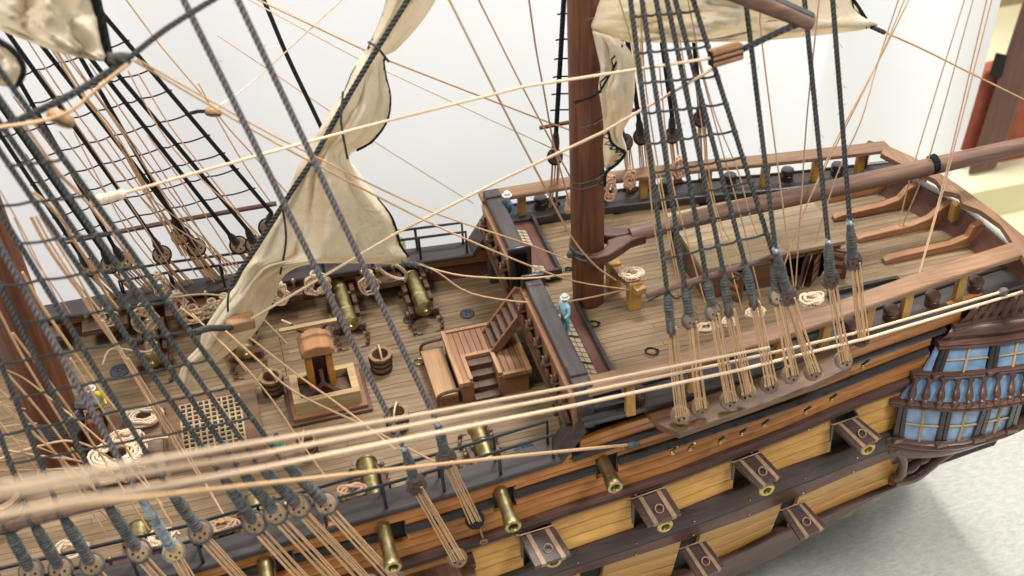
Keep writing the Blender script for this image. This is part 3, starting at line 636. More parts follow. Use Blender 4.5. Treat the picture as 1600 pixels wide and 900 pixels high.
# companion hatch with stairs
cm = empty('companion_hatch', V(1.0, 0, 0), 'planked companion hatch with cut in stairs before the quarterdeck', 'hatch')
cx0, cx1, cy0, cy1, cz = .755, 1.275, -.285, .30, .20
sx0, sx1, sy1 = .86, 1.04, -.02
MB().box(cx0+.02, sx0, cy0+.02, cy1-.02, 0, cz-.02).build('side_panel', M['midX'], cm); MB().box(sx1, cx1-.02, cy0+.02, cy1-.02, 0, cz-.02).build('side_panel', M['midX'], cm); MB().box(sx0, sx1, sy1, cy1-.02, 0, cz-.02).build('side_panel', M['midX'], cm)
x = cx0+.035; i = 0
while x < cx1-.05:
    a, c = x, min(x+.042, cx1-.035)
    ya = sy1+.03 if (c > sx0-.02 and a < sx1+.02) else cy0+.03
    MB().box(a+.002, c-.002, ya, cy1-.03, cz-.022, cz-.004+random.uniform(-.001, .001)).build('plank', M['mid'], cm); x = c+.0005; i += 1
for a in ((cx0, cx0+.035, cy0, cy1), (cx1-.035, cx1, cy0, cy1), (cx0+.035, cx1-.035, cy1-.03, cy1), (cx0+.035, sx0-.025, cy0, cy0+.03), (sx1+.03, cx1-.035, cy0, cy0+.03), (sx0-.03, sx0, cy0+.03, sy1+.03), (sx1, sx1+.03, cy0+.03, sy1+.03), (sx0, sx1, sy1, sy1+.03)):
    MB().box(*a, cz-.03, cz+.008).build('edge_strip', M['light'], cm, bev=.003)
for k in range(4):
    ya = lerp(cy0-.02, sy1, k/4); MB().box(sx0, sx1, ya, sy1, .0+.042*k, .012+.042*(k+1)-.004).build('step', M['dark'], cm, bev=.003)
# bench
bn = empty('bench', V(.66, 0, 0), 'low wooden bench box with curved arms, forward of the companion hatch', 'bench')
MB().box(.59, .75, -.26, .26, .075, .105).build('seat', M['light'], bn, bev=.006); MB().box(.60, .75, -.25, .25, .0, .075).build('base', M['mid'], bn)
for yy in (-.285, .27): MB().tube(crom([V(.60, yy, .05), V(.60, yy, .12), V(.63, yy, .15), V(.70, yy, .16), V(.755, yy, .16)], 4), .013, 8).build('arm', M['dark'], bn)
# ladder from hatch top to quarterdeck
ld = empty('ladder', V(1.15, .08, .2), 'steep wooden ladder leaning from the companion hatch to the quarterdeck', 'ladder')
for yy in (.20, -.03):
    MB().prism([V(1.04, yy, .20), V(1.12, yy, .20), V(1.36, yy, .52), V(1.30, yy, .55)], (0, .022, 0)).build('stringer', M['mid'], ld, bev=.003)
for k in range(6):
    t = (k+.5)/6; c0 = V(lerp(1.08, 1.33, t), 0, lerp(.21, .53, t)); MB().box(c0.x-.04, c0.x+.035, -.008, .20, c0.z-.006, c0.z+.006).build('tread', M['dark'], ld)
# belfry / stove chimney
bf = empty('galley_stove', V(-.13, .05, 0), 'tall wooden hooded chimney box on a stepped base amidships', 'chimney')
for a, z0, z1, mt in (((-.41, .16, -.15, .30), 0, .028, 'darkX'), ((-.385, .135, -.125, .275), .028, .055, 'midX')): MB().box(*a, z0, z1).build('base', M[mt], bf, bev=.006)
for a in ((-.36, .10, -.09, -.045), (-.36, .10, .17, .215), (-.36, -.305, -.045, .17), (.045, .10, -.045, .17)): MB().box(*a, .055, .165).build('tray_side', M['pale'], bf, bev=.004)
MB().box(-.30, .04, -.045, .17, .055, .10).build('tray_floor', M['dark'], bf)
bx0, bx1, by0, by1 = -.235, -.045, .02, .19
for a in ((bx0, bx0+.05, by0, by1), (bx1-.05, bx1, by0, by1)): MB().box(*a, .15, .47).build('side_board', M['orange'], bf, bev=.012)
MB().box(bx0+.05, bx1-.05, by1-.03, by1, .12, .47).build('back_board', M['void'], bf)
MB().box(bx0+.055, bx1-.055, by0+.07, by0+.10, .12, .44).build('bell_rope_board', M['wale'], bf)
pr = [V(bx0-.02, by0-.02, .46), V(bx1+.02, by0-.02, .46), V(bx1+.02, by0-.02, .50), V(bx1-.01, by0-.02, .535), V((bx0+bx1)/2, by0-.02, .55), V(bx0+.01, by0-.02, .535), V(bx0-.02, by0-.02, .50)]
MB().prism(pr, (0, by1-by0+.04, 0)).build('hood', M['hood'], bf, bev=.01)
for s_d in (-1, 1):
    c0 = V(-.14, by0-.02, .28); MB().tube([c0+V(0, .05, .03), c0+V(0, 0, -.06), c0+V(s_d*.11, -.02, -.15)], .018, 4).build('brace', M['wale'], bf)
    MB().tube([V(-.14+s_d*.05, .2, .52), V(-.14+s_d*.14, .22, .60)], .016, 4).build('arm', M['wale'], bf)
MB().tube([V(-.36, .15, .625), V(.03, .15, .625)], .017, 4).build('handle_bar', M['pale'], bf)
MB().tube([V(-.37, .20, .53), V(-.37, .20, .18)], .002, 4).build('wire', M['steel'], bf)

# buckets
bk = empty('bucket', V(0, 0, 0), '', 'bucket', 'wooden buckets on the waist deck')
MB().lathe([(.062, .0), (.070, .012), (.072, .05), (.077, .12), (.084, .140), (.084, .150), (.058, .150), (.056, .03), (.001, .03)], (0, 0, 0), n=20).build('tub', M['tub'], bk)
for z, r_ in ((.02, .073), (.07, .0765), (.115, .081)): MB().torus((0, 0, z), (0, 0, 1), r_, .007, 24).build('hoop', M['void'], bk)
MB().tube(crom([V(-.0, -.078, .145), V(0, -.05, .19), V(0, .0, .205), V(0, .05, .19), V(0, .078, .145)], 4), .007).build('handle', M['coil'], bk)
bl = [((597, 577), 'hooped wooden bucket between the chimney and the companion hatch'), ((428, 612), 'hooped wooden bucket beside the left corner of the chimney base'), ((622, 668), 'hooped wooden bucket behind the three long tan ropes'), ((480, 712), 'hooped wooden bucket half hidden behind dark wrapped rigging in the foreground')]
for i, (p, lb) in enumerate(bl):
    loc = Z(*p, 0)
    if i == 0: bk.location = loc; bk['label'] = lb
    else: copy_tree(bk, loc, lb, random.uniform(-.5, .5))

# cannons
def gun_mesh(name, mat, root):
    MB().lathe([(.002, -.055), (.018, -.048), (.022, -.035), (.016, -.022), (.030, -.012), (.062, 0), (.070, .01), (.070, .022), (.062, .028), (.060, .14), (.064, .145), (.064, .16), (.056, .165), (.052, .42), (.056, .425), (.056, .44), (.048, .445), (.043, .78), (.046, .80), (.052, .86), (.056, .885), (.050, .90), (.032, .902), (.024, .88), (.001, .80)], (0, 0, .155), (0, -1, 0), 20).build('barrel', mat, root)
    MB().tube([V(-.085, -.38, .15), V(.085, -.38, .15)], .016, 8).build('trunnion', mat, root)
def gun(loc, rz, label, carriage=True, mat='brassd', name='cannon', first=None):
    g = empty(name, V(0, 0, 0), label, 'cannon', 'brass deck cannons'); gun_mesh(name, M[mat], g)
    for s_d in (-1, 1):
        for k in range(4): MB().box(s_d*.085-.018, s_d*.085+.018, -.06-.10*(k+1), -.06-.10*k-.006, .03, .085+.032*k).build('carriage_step', M['darkX'], g, bev=.004)
        for yy in (-.12, -.40): MB().lathe([(.034, 0), (.034, .02)], (s_d*.105, yy, .034), (s_d, 0, 0), 12).build('wheel', M['darkX'], g)
        b = MB()
        for k in range(3): b.ell(V(s_d*.11+random.uniform(-.01, .01), -.02+.05*k, .02), (.014, .022), V(random.random(), random.random(), .2), 6)
        b.tube(crom([V(s_d*.1, -.1, .08), V(s_d*.12, 0, .03), V(s_d*.09, .09, .01), V(s_d*.05, .10, .01)], 4), .004, 4)
        b.build('tackle', M['dark'], g)
    MB().box(-.07, .07, -.42, -.08, .035, .06).build('carriage_bed', M['darkX'], g)
    g.location = loc; g.rotation_euler[2] = rz; return g
fg = None
farg = [((547, 508), 'cannon pointing out on the far side, below the sail clew, second from the bulkhead'), ((664, 484), 'cannon pointing out on the far side, nearest the far end of the bulkhead'), ((384, 552), 'cannon on the far side just behind the pale wooden block'), ((238, 565), 'cannon on the far side behind the dark net, left of the sail foot')]
for i, (p, lb) in enumerate(farg):
    l = Z(*p, .15); l.z = 0
    if fg is None: fg = gun(l, math.pi, lb)
    else: copy_tree(fg, l, lb, math.pi+random.uniform(-.03, .06))
nearg = [((745, 668), 'cannon pointing through the near side, closest to the bulkhead'), ((572, 722), 'cannon pointing through the near side, below the chimney'), ((398, 778), 'cannon on the near side hidden behind the row of wrapped deadeyes'), ((219, 820), 'cannon on the near side at the lower left corner')]
for i, (p, lb) in enumerate(nearg):
    l = Z(*p, .15); l.z = 0; o = copy_tree(fg, l, lb, 0.0)
o = copy_tree(fg, V(1.475, -.55, -.0), 'cannon muzzle poking out of the upper side port below the near end of the bulkhead', 0.0)
for c in list(o.children):
    pass
# lower deck guns: muzzles under the lids
lg = None
for i, l in enumerate(lidpx):
    mz = Y(*l[4], -(W(2)+.48)) if False else None
    h = (hull(*l[0]).z+hull(*l[1]).z)/2; yy = Z(*l[3], h-.05).y+.045; P = Y(*l[4], yy)
    lb = ['lower brass cannon muzzle under the leftmost gunport lid', 'lower brass cannon muzzle under the second gunport lid of the upper row', 'lower brass cannon muzzle under the third gunport lid of the upper row', 'lower brass cannon muzzle under the lid beside the stern gallery'][i]
    if lg is None:
        lg = empty('lower_cannon', P, lb, 'cannon', 'brass cannons of the lower gun deck')
        MB().lathe([(.05, .50), (.045, .16), (.048, .14), (.048, .12), (.043, .10), (.046, .05), (.056, .02), (.056, .008), (.046, 0), (.030, .0), (.027, .01), (.001, .10)], P, (0, 1, 0), 20).build('barrel', M['brass'], lg)
        MB().torus(P+V(0, .03, 0), (0, 1, 0), .052, .006).build('muzzle_ring', M['brass'], lg)
    else: copy_tree(lg, P, lb)

# dark round deck plates
for p, z, r_, lb in (((640, 472+28), 0, .05, 'dark round plate on the deck between the two far cannons'), ((730, 491), 0, .055, 'dark round plate on the deck right of the far end cannon'), ((187, 580), 0, .07, 'dark round plate behind the net near the main mast'), ((820, 703), 0, .07, 'dark blue round plate beside the near cannon at the bulkhead')):
    P = Z(*p, z); b = MB().lathe([(r_, 0), (r_, .008), (r_*.8, .014), (.001, .012)], P+V(0, 0, .001), n=20)
    for k in range(3): b.ell(P+V(.02*math.cos(2*k), .02*math.sin(2*k), .015), (.008, .008), n=6)
    tag(b.build('deck_plate', M['disc']), lb, 'deck plate', 'dark round plates on the deck')
# ring bolts
for p, z, r_, lb in (((1018, 551), .48, .042, 'iron ring lying on the quarterdeck near the sailor'), ((928, 508), .48, .036, 'iron ring lying on the quarterdeck at the mizzen foot'), ((655, 567), 0, .036, 'iron ring on the waist deck right of the bucket'), ((888, 422), .48, .02, 'small iron ring left of the mizzen foot')):
    P = Z(*p, z); b = MB().torus(P+V(0, 0, .012), (0.1, .1, 1), r_, .006).ell(P+V(r_, .0, .01), (.012, .012), n=6)
    tag(b.build('ring_bolt', M['void' if z else 'brassd']), lb, 'ring bolt', 'ring bolts on the decks')

# ------------------------------------------------------------------ quarter gallery
GR = {}
def grail(key, pts, z):
    GR[key] = ([p[0] for p in pts], [p[1] for p in pts], z)
z0, z1, z2, z3 = hull(1383, 682).z, hull(1392, 626).z, hull(1424, 582).z, hull(1463, 537).z
grail(0, [(1381, 682), (1400, 686), (1430, 691), (1465, 692), (1500, 689), (1540, 680), (1570, 671), (1592, 661), (1625, 640)], z0)
grail(1, [(1388, 626), (1420, 630), (1460, 634), (1500, 635), (1540, 632), (1600, 622), (1660, 606)], z1)
grail(2, [(1424, 582), (1477, 585), (1527, 581), (1600, 572), (1670, 558)], z2)
grail(3, [(1463, 537), (1502, 535), (1560, 530), (1600, 523), (1680, 508)], z3)
grail(4, [(1488, 510), (1530, 500), (1600, 490), (1690, 476)], z3+.12)
grail(5, [(1520, 476), (1560, 464), (1600, 453), (1700, 430)], z3+.24)
def G(key, x, dz=0):
    xs, ys, z = GR[key]
    i = max(1, min(len(xs)-1, int(np.searchsorted(xs, x))))
    y = ys[i-1]+(ys[i]-ys[i-1])*(x-xs[i-1])/(xs[i]-xs[i-1])
    P = Z(x, y, z); P.z += dz; return P
def gp(k0, k1, xb, xt, v, out=0):
    P = lerp(G(k0, xb), G(k1, xt), v); P.y -= out; return P
gal = part(MB().loft([[G(0, x)+V(0, .02, 0), G(0, x)+V(.1, .5, 0), G(3, x2)+V(.1, .5, 0), G(3, x2)+V(0, .03, 0)] for x, x2 in zip(np.linspace(1384, 1622, 14), np.linspace(1466, 1675, 14))]), 'quarter_gallery', M['void'])
def gbar(key, x0, x1, r0, r1, name, mat, n_=18, dz=0, dy=0):
    rings = []
    for x in np.linspace(x0, x1, n_):
        p = G(key, x, dz)+V(0, dy, 0)
        rings.append([p+V(0, .04, -r1), p+V(0, -r0*.7, -r1), p+V(0, -r0, -r1*.3), p+V(0, -r0*.75, r1*.2), p+V(0, -r0*.9, r1*.7), p+V(0, -r0*.5, r1), p+V(0, .04, r1)])
    return MB().loft(rings).build(name, mat, gal)
gbar(0, 1381, 1622, .055, .035, 'lower_moulding', M['gal'], dz=-.01)
gbar(1, 1388, 1655, .05, .026, 'middle_moulding', M['gal'])
gbar(2, 1422, 1665, .045, .020, 'balcony_rail', M['gal'])
gbar(3, 1462, 1675, .055, .030, 'upper_moulding', M['gal'])
gbar(4, 1488, 1680, .04, .018, 'roof_moulding', M['gal'])
def gquad(k0, k1, xb0, xb1, xt0, xt1, v0, v1, name, mat, out=0.0, th=.02, sub=2):
    rings = []
    for i in range(sub+1):
        t = i/sub; a = gp(k0, k1, lerp(xb0, xb1, t), lerp(xt0, xt1, t), v0, out); c = gp(k0, k1, lerp(xb0, xb1, t), lerp(xt0, xt1, t), v1, out)
        rings.append([a, c, c+V(0, th, 0), a+V(0, th, 0)])
    return MB().loft(rings).build(name, mat, gal)
def window(k0, k1, xb0, xb1, xt0, xt1, v0=.06, v1=.94):
    for i in range(2):
        for j in range(2):
            a, c = i/2, (i+1)/2
            gquad(k0, k1, lerp(xb0, xb1, a), lerp(xb0, xb1, c), lerp(xt0, xt1, a), lerp(xt0, xt1, c), lerp(v0, v1, j/2), lerp(v0, v1, (j+1)/2), 'pane', M['pane'], .012)
    f = lambda u, v: gp(k0, k1, lerp(xb0, xb1, u), lerp(xt0, xt1, u), v, .022)
    MB().tube([f(.5, v0), f(.5, v1)], .010, 4).build('mullion', M['pale'], gal); MB().tube([f(0, .5), f(.5, .5), f(1, .5)], .008, 4).build('mullion', M['pale'], gal)
for xb0, xb1, xt0, xt1 in ((1408, 1458, 1416, 1470), (1474, 1514, 1486, 1533), (1533, 1566, 1548, 1580)): window(0, 1, xb0, xb1, xt0, xt1)
for xb0, xb1, xt0, xt1 in ((1467, 1536, 1482, 1546), (1553, 1604, 1561, 1616), (1618, 1650, 1630, 1660)): window(2, 3, xb0, xb1, xt0, xt1)
gquad(2, 3, 1440, 1452, 1466, 1470, .06, .9, 'pane', M['pane'], .010)
for xb0, xb1, xt0, xt1 in ((1390, 1407, 1402, 1415), (1458, 1473, 1470, 1485), (1514, 1532, 1533, 1547), (1566, 1582, 1580, 1594)):
    for k, (a, c) in enumerate(((0, .45), (.55, 1))): gquad(0, 1, lerp(xb0, xb1, a), lerp(xb0, xb1, c), lerp(xt0, xt1, a), lerp(xt0, xt1, c), 0, 1, 'column', M['black'], .035)
    p = gp(0, 1, (xb0+xb1)/2, (xt0+xt1)/2, .07, .05); MB().box(p.x-.045, p.x+.045, p.y-.012, p.y+.03, p.z-.015, p.z+.02).build('column_foot', M['gal'], gal, bev=.004)
for xb0, xb1, xt0, xt1 in ((1453, 1466, 1470, 1482), (1538, 1552, 1547, 1560), (1604, 1617, 1616, 1629)):
    for k, (a, c) in enumerate(((0, .45), (.55, 1))): gquad(2, 3, lerp(xb0, xb1, a), lerp(xb0, xb1, c), lerp(xt0, xt1, a), lerp(xt0, xt1, c), 0, 1, 'column', M['black'], .035)
    p = gp(2, 3, (xb0+xb1)/2, (xt0+xt1)/2, .07, .05); MB().box(p.x-.045, p.x+.045, p.y-.012, p.y+.03, p.z-.012, p.z+.016).build('column_foot', M['gal'], gal, bev=.004)
gquad(1, 2, 1404, 1640, 1430, 1650, .02, .98, 'balcony_panel', M['pane'], .008, .02, 12)
for xb, xt in ((1415, 1427), (1437, 1448), (1460, 1470), (1485, 1492), (1507, 1512), (1528, 1533), (1550, 1555), (1572, 1577), (1592, 1597), (1613, 1618)):
    a, c = gp(1, 2, xb, xt, .05, .045), gp(1, 2, xb, xt, .97, .045); Lh = (c-a).length
    MB().lathe([(r_, h*Lh) for r_, h in ((.026, 0), (.026, .10), (.020, .13), (.028, .20), (.020, .26), (.030, .38), (.024, .55), (.013, .78), (.018, .86), (.026, .92), (.026, 1))], a, c-a, 10).build('baluster', M['gal'], gal)
# gallery roof and skirts
MB().loft([[G(3, x3, .02)+V(0, .0, 0), lerp(G(3, x3, .02), G(4, x4), .5)+V(0, -.03, .02), G(4, x4), G(4, x4)+V(0, .2, 0)] for x3, x4 in zip(np.linspace(1463, 1680, 12), np.linspace(1488, 1690, 12))], False, False).build('roof', M['gal'], gal, sharp=60, solid=.01)
MB().loft([[G(4, x3), lerp(G(4, x3), G(5, x4), .5)+V(0, -.02, .0), G(5, x4), G(5, x4)+V(0, .2, 0)] for x3, x4 in zip(np.linspace(1492, 1680, 12), np.linspace(1522, 1690, 12))], False, False).build('roof', M['gal'], gal, sharp=60, solid=.01)
for i in range(11):
    xb, xt = 1515+15.5*i, 1536+15.0*i; a, c = gp(4, 5, xb, xt, .12, .035), gp(4, 5, xb, xt, .9, .035)
    MB().hexa([a+V(-.018, 0, 0), a+V(.018, 0, 0), a+V(.018, .02, 0), a+V(-.018, .02, 0), c+V(-.018, 0, 0), c+V(.018, 0, 0), c+V(.018, .02, 0), c+V(-.018, .02, 0)]).build('roof_batten', M['gal'], gal)
bot = []
for x in np.linspace(1381, 1622, 14):
    p = G(0, x, -.03); q = Vector((lerp(p.x, 3.72, .55), lerp(p.y, -1.0, .45), z0-.20)); e = Vector((lerp(p.x, 3.72, .8), lerp(p.y, -.95, .7), z0-.33))
    bot.append([p+V(0, -.035, 0), lerp(p, q, .5)+V(0, -.03, -.03), q, e, e+V(0, .3, 0)])
MB().loft(bot, False, False).build('gallery_skirt', M['gal'], gal, sharp=60, solid=.01)
b = MB()
for (x, y), yv, r_ in (((1408, 740), -1.06, .05), ((1425, 728), -1.04, .06), ((1445, 715), -1.02, .055), ((1465, 705), -1.02, .05), ((1420, 712), -1.02, .05), ((1395, 750), -1.0, .035)): b.ell(Y(x, y, yv), (r_*.8, r_*1.3), V(.9, .2, .5), 10)
b.tube(crom([Y(1396, 752, -1.05), Y(1430, 744, -1.05), Y(1470, 715, -1.06), Y(1500, 697, -1.08)], 5), lambda t: .05*(1-.4*t), 8)
b.tube(crom([Y(1400, 700, -1.1), Y(1412, 720, -1.1), Y(1408, 742, -1.08), Y(1398, 748, -1.06)], 5), .03, 8)
b.build('carved_bracket', M['gal'], gal, sharp=60)

# ------------------------------------------------------------------ masts and spars
ms = empty('mizzen_mast', V(1.775, 0, .48), 'thick brown mizzen mast standing on the quarterdeck', 'mast')
MB().lathe([(.108, 0), (.112, .3), (.113, 1.0), (.112, 3.0), (.10, 5)], (1.775, 0, .48), (-.012, 0, 1), 28).build('pole', M['mast'], ms)
for x, y, n_ in ((912, 45, 1), (912, 133, 1), (912, 210, 1), (915, 296, 1), (915, 305, 1)):
    P = Y(x, y, -.1); c0 = V(1.772, 0, P.z+.05); MB().tube([c0+V(.118*math.cos(a), .118*math.sin(a), .04*math.cos(a+.6)) for a in np.linspace(0, 6.3, 24)], .006, 5).build('rope_band', M['seize'], ms)
mm = empty('main_mast', V(-1.9, .08, 0), 'thick brown main mast at the left edge with wooldings', 'mast')
MB().lathe([(.165, 0), (.165, .5), (.155, 2.5), (.14, 5)], (-1.9, .08, 0), (-.01, 0, 1), 28).build('pole', M['mast'], mm)
for s_d, yy in ((-1, -.08), (1, .0)):
    MB().box(-1.70+.0, -1.60, -.06, .06, 0, .35).build('mast_cheek', M['mast'], mm, bev=.02); break
b = MB()
for k in range(7): b.torus(V(-1.9, .08, .28+.022*k), (.08, .05, 1), .172, .013, 28, 6)
b.build('woolding', M['seize'], mm)
b = MB()
for k in range(5): b.torus(V(-1.74+.02*k, .10, .40), (.3, .2, .5+.1*k), .06, .022, 14, 6)
b.build('rope_lashing', M['seize'], mm)
bo = empty('spanker_boom', Y(960, 378, 0), 'long brown boom running aft from the mizzen mast over the stern', 'boom')
pts = [Y(x, y, 0) for x, y in ((985, 368), (1100, 338), (1250, 306), (1450, 261), (1600, 227))]; pts.append(pts[-1]+(pts[-1]-pts[-2])*.7)
MB().tube(crom(pts, 6), lambda t: .052+.012*math.sin(math.pi*t), 18).build('spar', M['boom'], bo)
j0 = Y(960, 378, 0)
# jaws round the mast
cxm, cym, zj = 1.775, 0, pts[0].z
for s_d in (-1, 1):
    inn = [V(cxm+.128*math.cos(a), s_d*.128*math.sin(a), zj-.055) for a in np.linspace(1.95, .15, 10)]
    out_ = [V(pts[0].x+.10, s_d*.055, zj-.055), V(pts[0].x-.02, s_d*.075, zj-.055), V(cxm+.19, s_d*.13, zj-.055), V(cxm+.10, s_d*.175, zj-.055), V(cxm+.0, s_d*.19, zj-.055), V(cxm-.07, s_d*.17, zj-.055)]
    MB().prism(inn+[V(cxm+.2, s_d*.004, zj-.055), V(pts[0].x+.10, s_d*.004, zj-.055)]+out_, (0, 0, .075)).build('jaw', M['wale'], bo, bev=.012)
b = MB(); b.tube([V(cxm+.125*math.cos(a), .125*math.sin(a), zj+.01+.015*math.sin(a)) for a in np.linspace(1.2, 5.1, 20)], .010, 6); b.tube([V(cxm+.125*math.cos(a), .125*math.sin(a), zj-.04+.015*math.sin(a)) for a in np.linspace(1.2, 5.1, 20)], .010, 6); b.ell(V(cxm-.15, -.05, zj-.02), (.022, .03), n=8)
b.build('parrel_rope', M['seize'], bo)
p = Y(1455, 258, 0); b = MB()
for k in range(4): b.torus(p+V(.01*k, 0, .003*k), (1, 0, .05), .062, .010, 18, 6)
b.build('lashing', M['blackr'], bo)
yd = empty('lower_yard', Y(1272, 40, -.9), 'dark brown spar end with black iron strip at the top of the picture', 'spar')
a, c = Y(1268, 36, -.9), Y(1100, -34, -.75)
MB().tube([a, lerp(a, c, .5), c, c+(c-a)], lambda t: .045+.03*t, 14).build('spar', M['boom'], yd)
MB().tube([a+V(0, 0, .035), c+V(0, 0, .055)], .026, 8).build('iron_strip', M['steel'], yd)

# ------------------------------------------------------------------ rope tools
def sagged(a, c, sag=0.0, n_=14):
    return [lerp(a, c, i/n_)-V(0, 0, 4*sag*(i/n_)*(1-i/n_)) for i in range(n_+1)]
def rope(pts, r, mat, name='rope', label='', cat='rope', group=None, parent=None, lob=None):
    lob = r >= .0084 if lob is None else lob
    b = MB()
    if lob: b.tube(pts, r, 9, 3, 2*math.pi/(6*r), seg=r)
    else: b.tube(pts, r, 6)
    o = b.build(name, M[mat], parent, sharp=60)
    if parent is None: tag(o, label, cat, group)
    return o
def disc(c, ax, r=.055, th=.022, mat='dead', parent=None, rope_m='seize', holes=True, up=V(0, 0, 1), loop=True):
    o = MB().lathe([(r*.6, -th*1.15), (r*.88, -th), (r, -th*.45), (r*.93, 0), (r, th*.45), (r*.88, th), (r*.6, th*1.15)], c, ax, 18).build('deadeye', M[mat], parent)
    if loop: MB().torus(c, ax, r*1.0, .012, 20, 6).build('rope_strop', M[rope_m], o)
    if holes:
        b = MB(); ax = Vector(ax).normalized(); s = ax if (Vector(CAM)-c).dot(ax) > 0 else -ax; u = (up-s*up.dot(s)).normalized(); v = s.cross(u)
        for k in range(3):
            a = math.pi+(k-1)*1.25; b.lathe([(r*.13, 0), (r*.13, .003)], c+s*th*1.1+(u*math.cos(a)+v*math.sin(a))*r*.48, s, 8)
        b.build('lanyard_hole', M['void'], o)
    return o
def seizing(a, c, r=.030, parent=None, mat='seize'):
    L_ = (c-a).length; n_ = max(4, int(L_/.0185)); prof = [(r*.5, 0)]
    for i in range(n_):
        h0 = L_*i/n_; rr = r*(.62+.38*min(1, i/(n_*.35)))*random.uniform(.94, 1.06); prof += [(rr*.74, h0), (rr*.97, h0+L_/n_*.3), (rr*.97, h0+L_/n_*.7)]
    prof += [(r*.8, L_)]
    return MB().lathe(prof, a, c-a, 12).build('seizing', M[mat], parent, sharp=80)
def lanyards(u, l, r, parent, mat='tan', n_=5, lr=.0052):
    for k in range(3):
        f = k-1
        for e in (-1, 1):
            if n_ == 4 and k == 1 and e == 1: continue
            a = u+V(f*r*.45+e*.004, -.024, -r*.25*(1-abs(f)))+V(0, random.uniform(-.01, .01), 0); c = l+V(f*r*.5+e*.007+random.uniform(-.005, .005), -.030, r*.15*(1-abs(f))+.01)
            MB().tube([a+V(0, .02, .004), a, lerp(a, c, .5)+V(random.uniform(-.006, .006), 0, 0), c, c+V(0, .025, -.004)], lr, 5).build('lanyard', M[mat], parent)
def on_seg(px, a, c):    # point of the 3D segment a-c seen nearest that pixel
    best = None
    d = Vector(ray(*px)).normalized(); o = Vector(CAM); u = (c-a); w0 = a-o
    A_, B_, C_ = u.dot(u), u.dot(d), 1.0; D_, E_ = u.dot(w0), d.dot(w0); den = A_*C_-B_*B_
    return a+u*((B_*E_-C_*D_)/den)
def isect(p1, p2, q1, q2):
    d = (p2[0]-p1[0])*(q2[1]-q1[1])-(p2[1]-p1[1])*(q2[0]-q1[0])
    t = ((q1[0]-p1[0])*(q2[1]-q1[1])-(q1[1]-p1[1])*(q2[0]-q1[0]))/d
    return (p1[0]+t*(p2[0]-p1[0]), p1[1]+t*(p2[1]-p1[1])), t
def ratlines(root, shr, lines, r, mat):
    for p1, p2 in lines:
        pts = []
        for a, c in shr:
            pa, pc = proj(a), proj(c); X, t = isect(p1, p2, pa, pc)
            if -.06 <= t <= 1.06: pts.append((t, on_seg(X, a, c)))
        pts.sort(key=lambda k: k[0]); pts = [p for _, p in pts]
        if len(pts) < 2: continue
        q = [pts[0]+(pts[0]-pts[1])*.12]
        for a, c in zip(pts, pts[1:]):
            q += [a+V(0, -r, .006), lerp(a, c, .25)-V(0, 0, .005), lerp(a, c, .6)-V(0, 0, .006+random.uniform(0, .004))]
        q += [pts[-1]+V(0, -r, .006), pts[-1]+(pts[-1]-pts[-2])*.12-V(0, 0, .012)]
        b = MB().tube(crom(q, 2), r, 5)
        for p in pts: b.ell(p, (r*2.5, r*2.2), V(.3, .2, 1), 6)
        b.build('ratline', M[mat], root, sharp=60)

# ------------------------------------------------------------------ near mizzen shrouds
Rz = empty('shroud_rigging', V(2.2, -1.3, .6), 'dark shrouds with ratlines, deadeyes and spreader bar on the near side of the mizzen mast', 'rigging')
tops = [985, 1003, 1025, 1042, 1055, 1083]; bots = [(1042, 451), (1069, 440), (1102, 424), (1129, 418), (1162, 404), (1209, 400)]
dU = [(1048, 512), (1078, 500), (1114, 487), (1138, 482), (1177, 470), (1213, 463)]; dL = [(1063, 648), (1093, 636), (1139, 625), (1167, 613), (1202, 600), (1235, 585)]
shr = []
for i in range(6):
    c = Y(*bots[i], -1.16); t0 = Y(tops[i], 0, -.72); t = t0+(t0-c)*.5; shr.append((t, c))
    rope([t, lerp(t, c, .5), c], .0145, 'shroud', 'shroud', parent=Rz)
    u = Y(*dU[i], -1.24); l = Y(*dL[i], -1.34)
    edge = i in (0, 3, 4)
    disc(u, V(1, -.35, .1) if edge else V(.3, -.9, .5), .05, .022, 'dead' if not edge else 'deadd', Rz)
    seizing(c, u+(c-u).normalized()*.03, .030, Rz); lanyards(u, l, .055, Rz)
    disc(l, V((-.55, .1, -.2, -.75, -.6, .1)[i], -.9, .5), .062, .024, 'dead', Rz, loop=False)
MB().tube([Y(1010, 462, -1.17), Y(1120, 428, -1.17), Y(1226, 396, -1.17)], .020, 8).build('spreader_bar', M['wale'], Rz)
for x, y in bots: p = Y(x, y+1, -1.17); MB().torus(p, (1, 0, .3), .026, .006, 12, 5).build('bar_lashing', M['shroud'], Rz)
b = MB(); b.tube(crom([Y(x, y+9+4*math.sin(x), -1.185) for x, y in ((1012, 460), (1042, 452), (1058, 455), (1085, 440), (1102, 427), (1129, 426), (1145, 423), (1175, 405))], 4), .006, 5)
b.build('bar_line', M['shroud'], Rz)
ratlines(Rz, shr, [((985, 25), (1083, 17)), ((992, 82), (1107, 72)), ((997, 129), (1117, 119)), ((1007, 176), (1130, 162)), ((1013, 224), (1143, 205)), ((1015, 270), (1153, 247)), ((1022, 313), (1167, 285)), ((1030, 360), (1183, 326)), ((1037, 404), (1193, 366))], .0074, 'shroud')
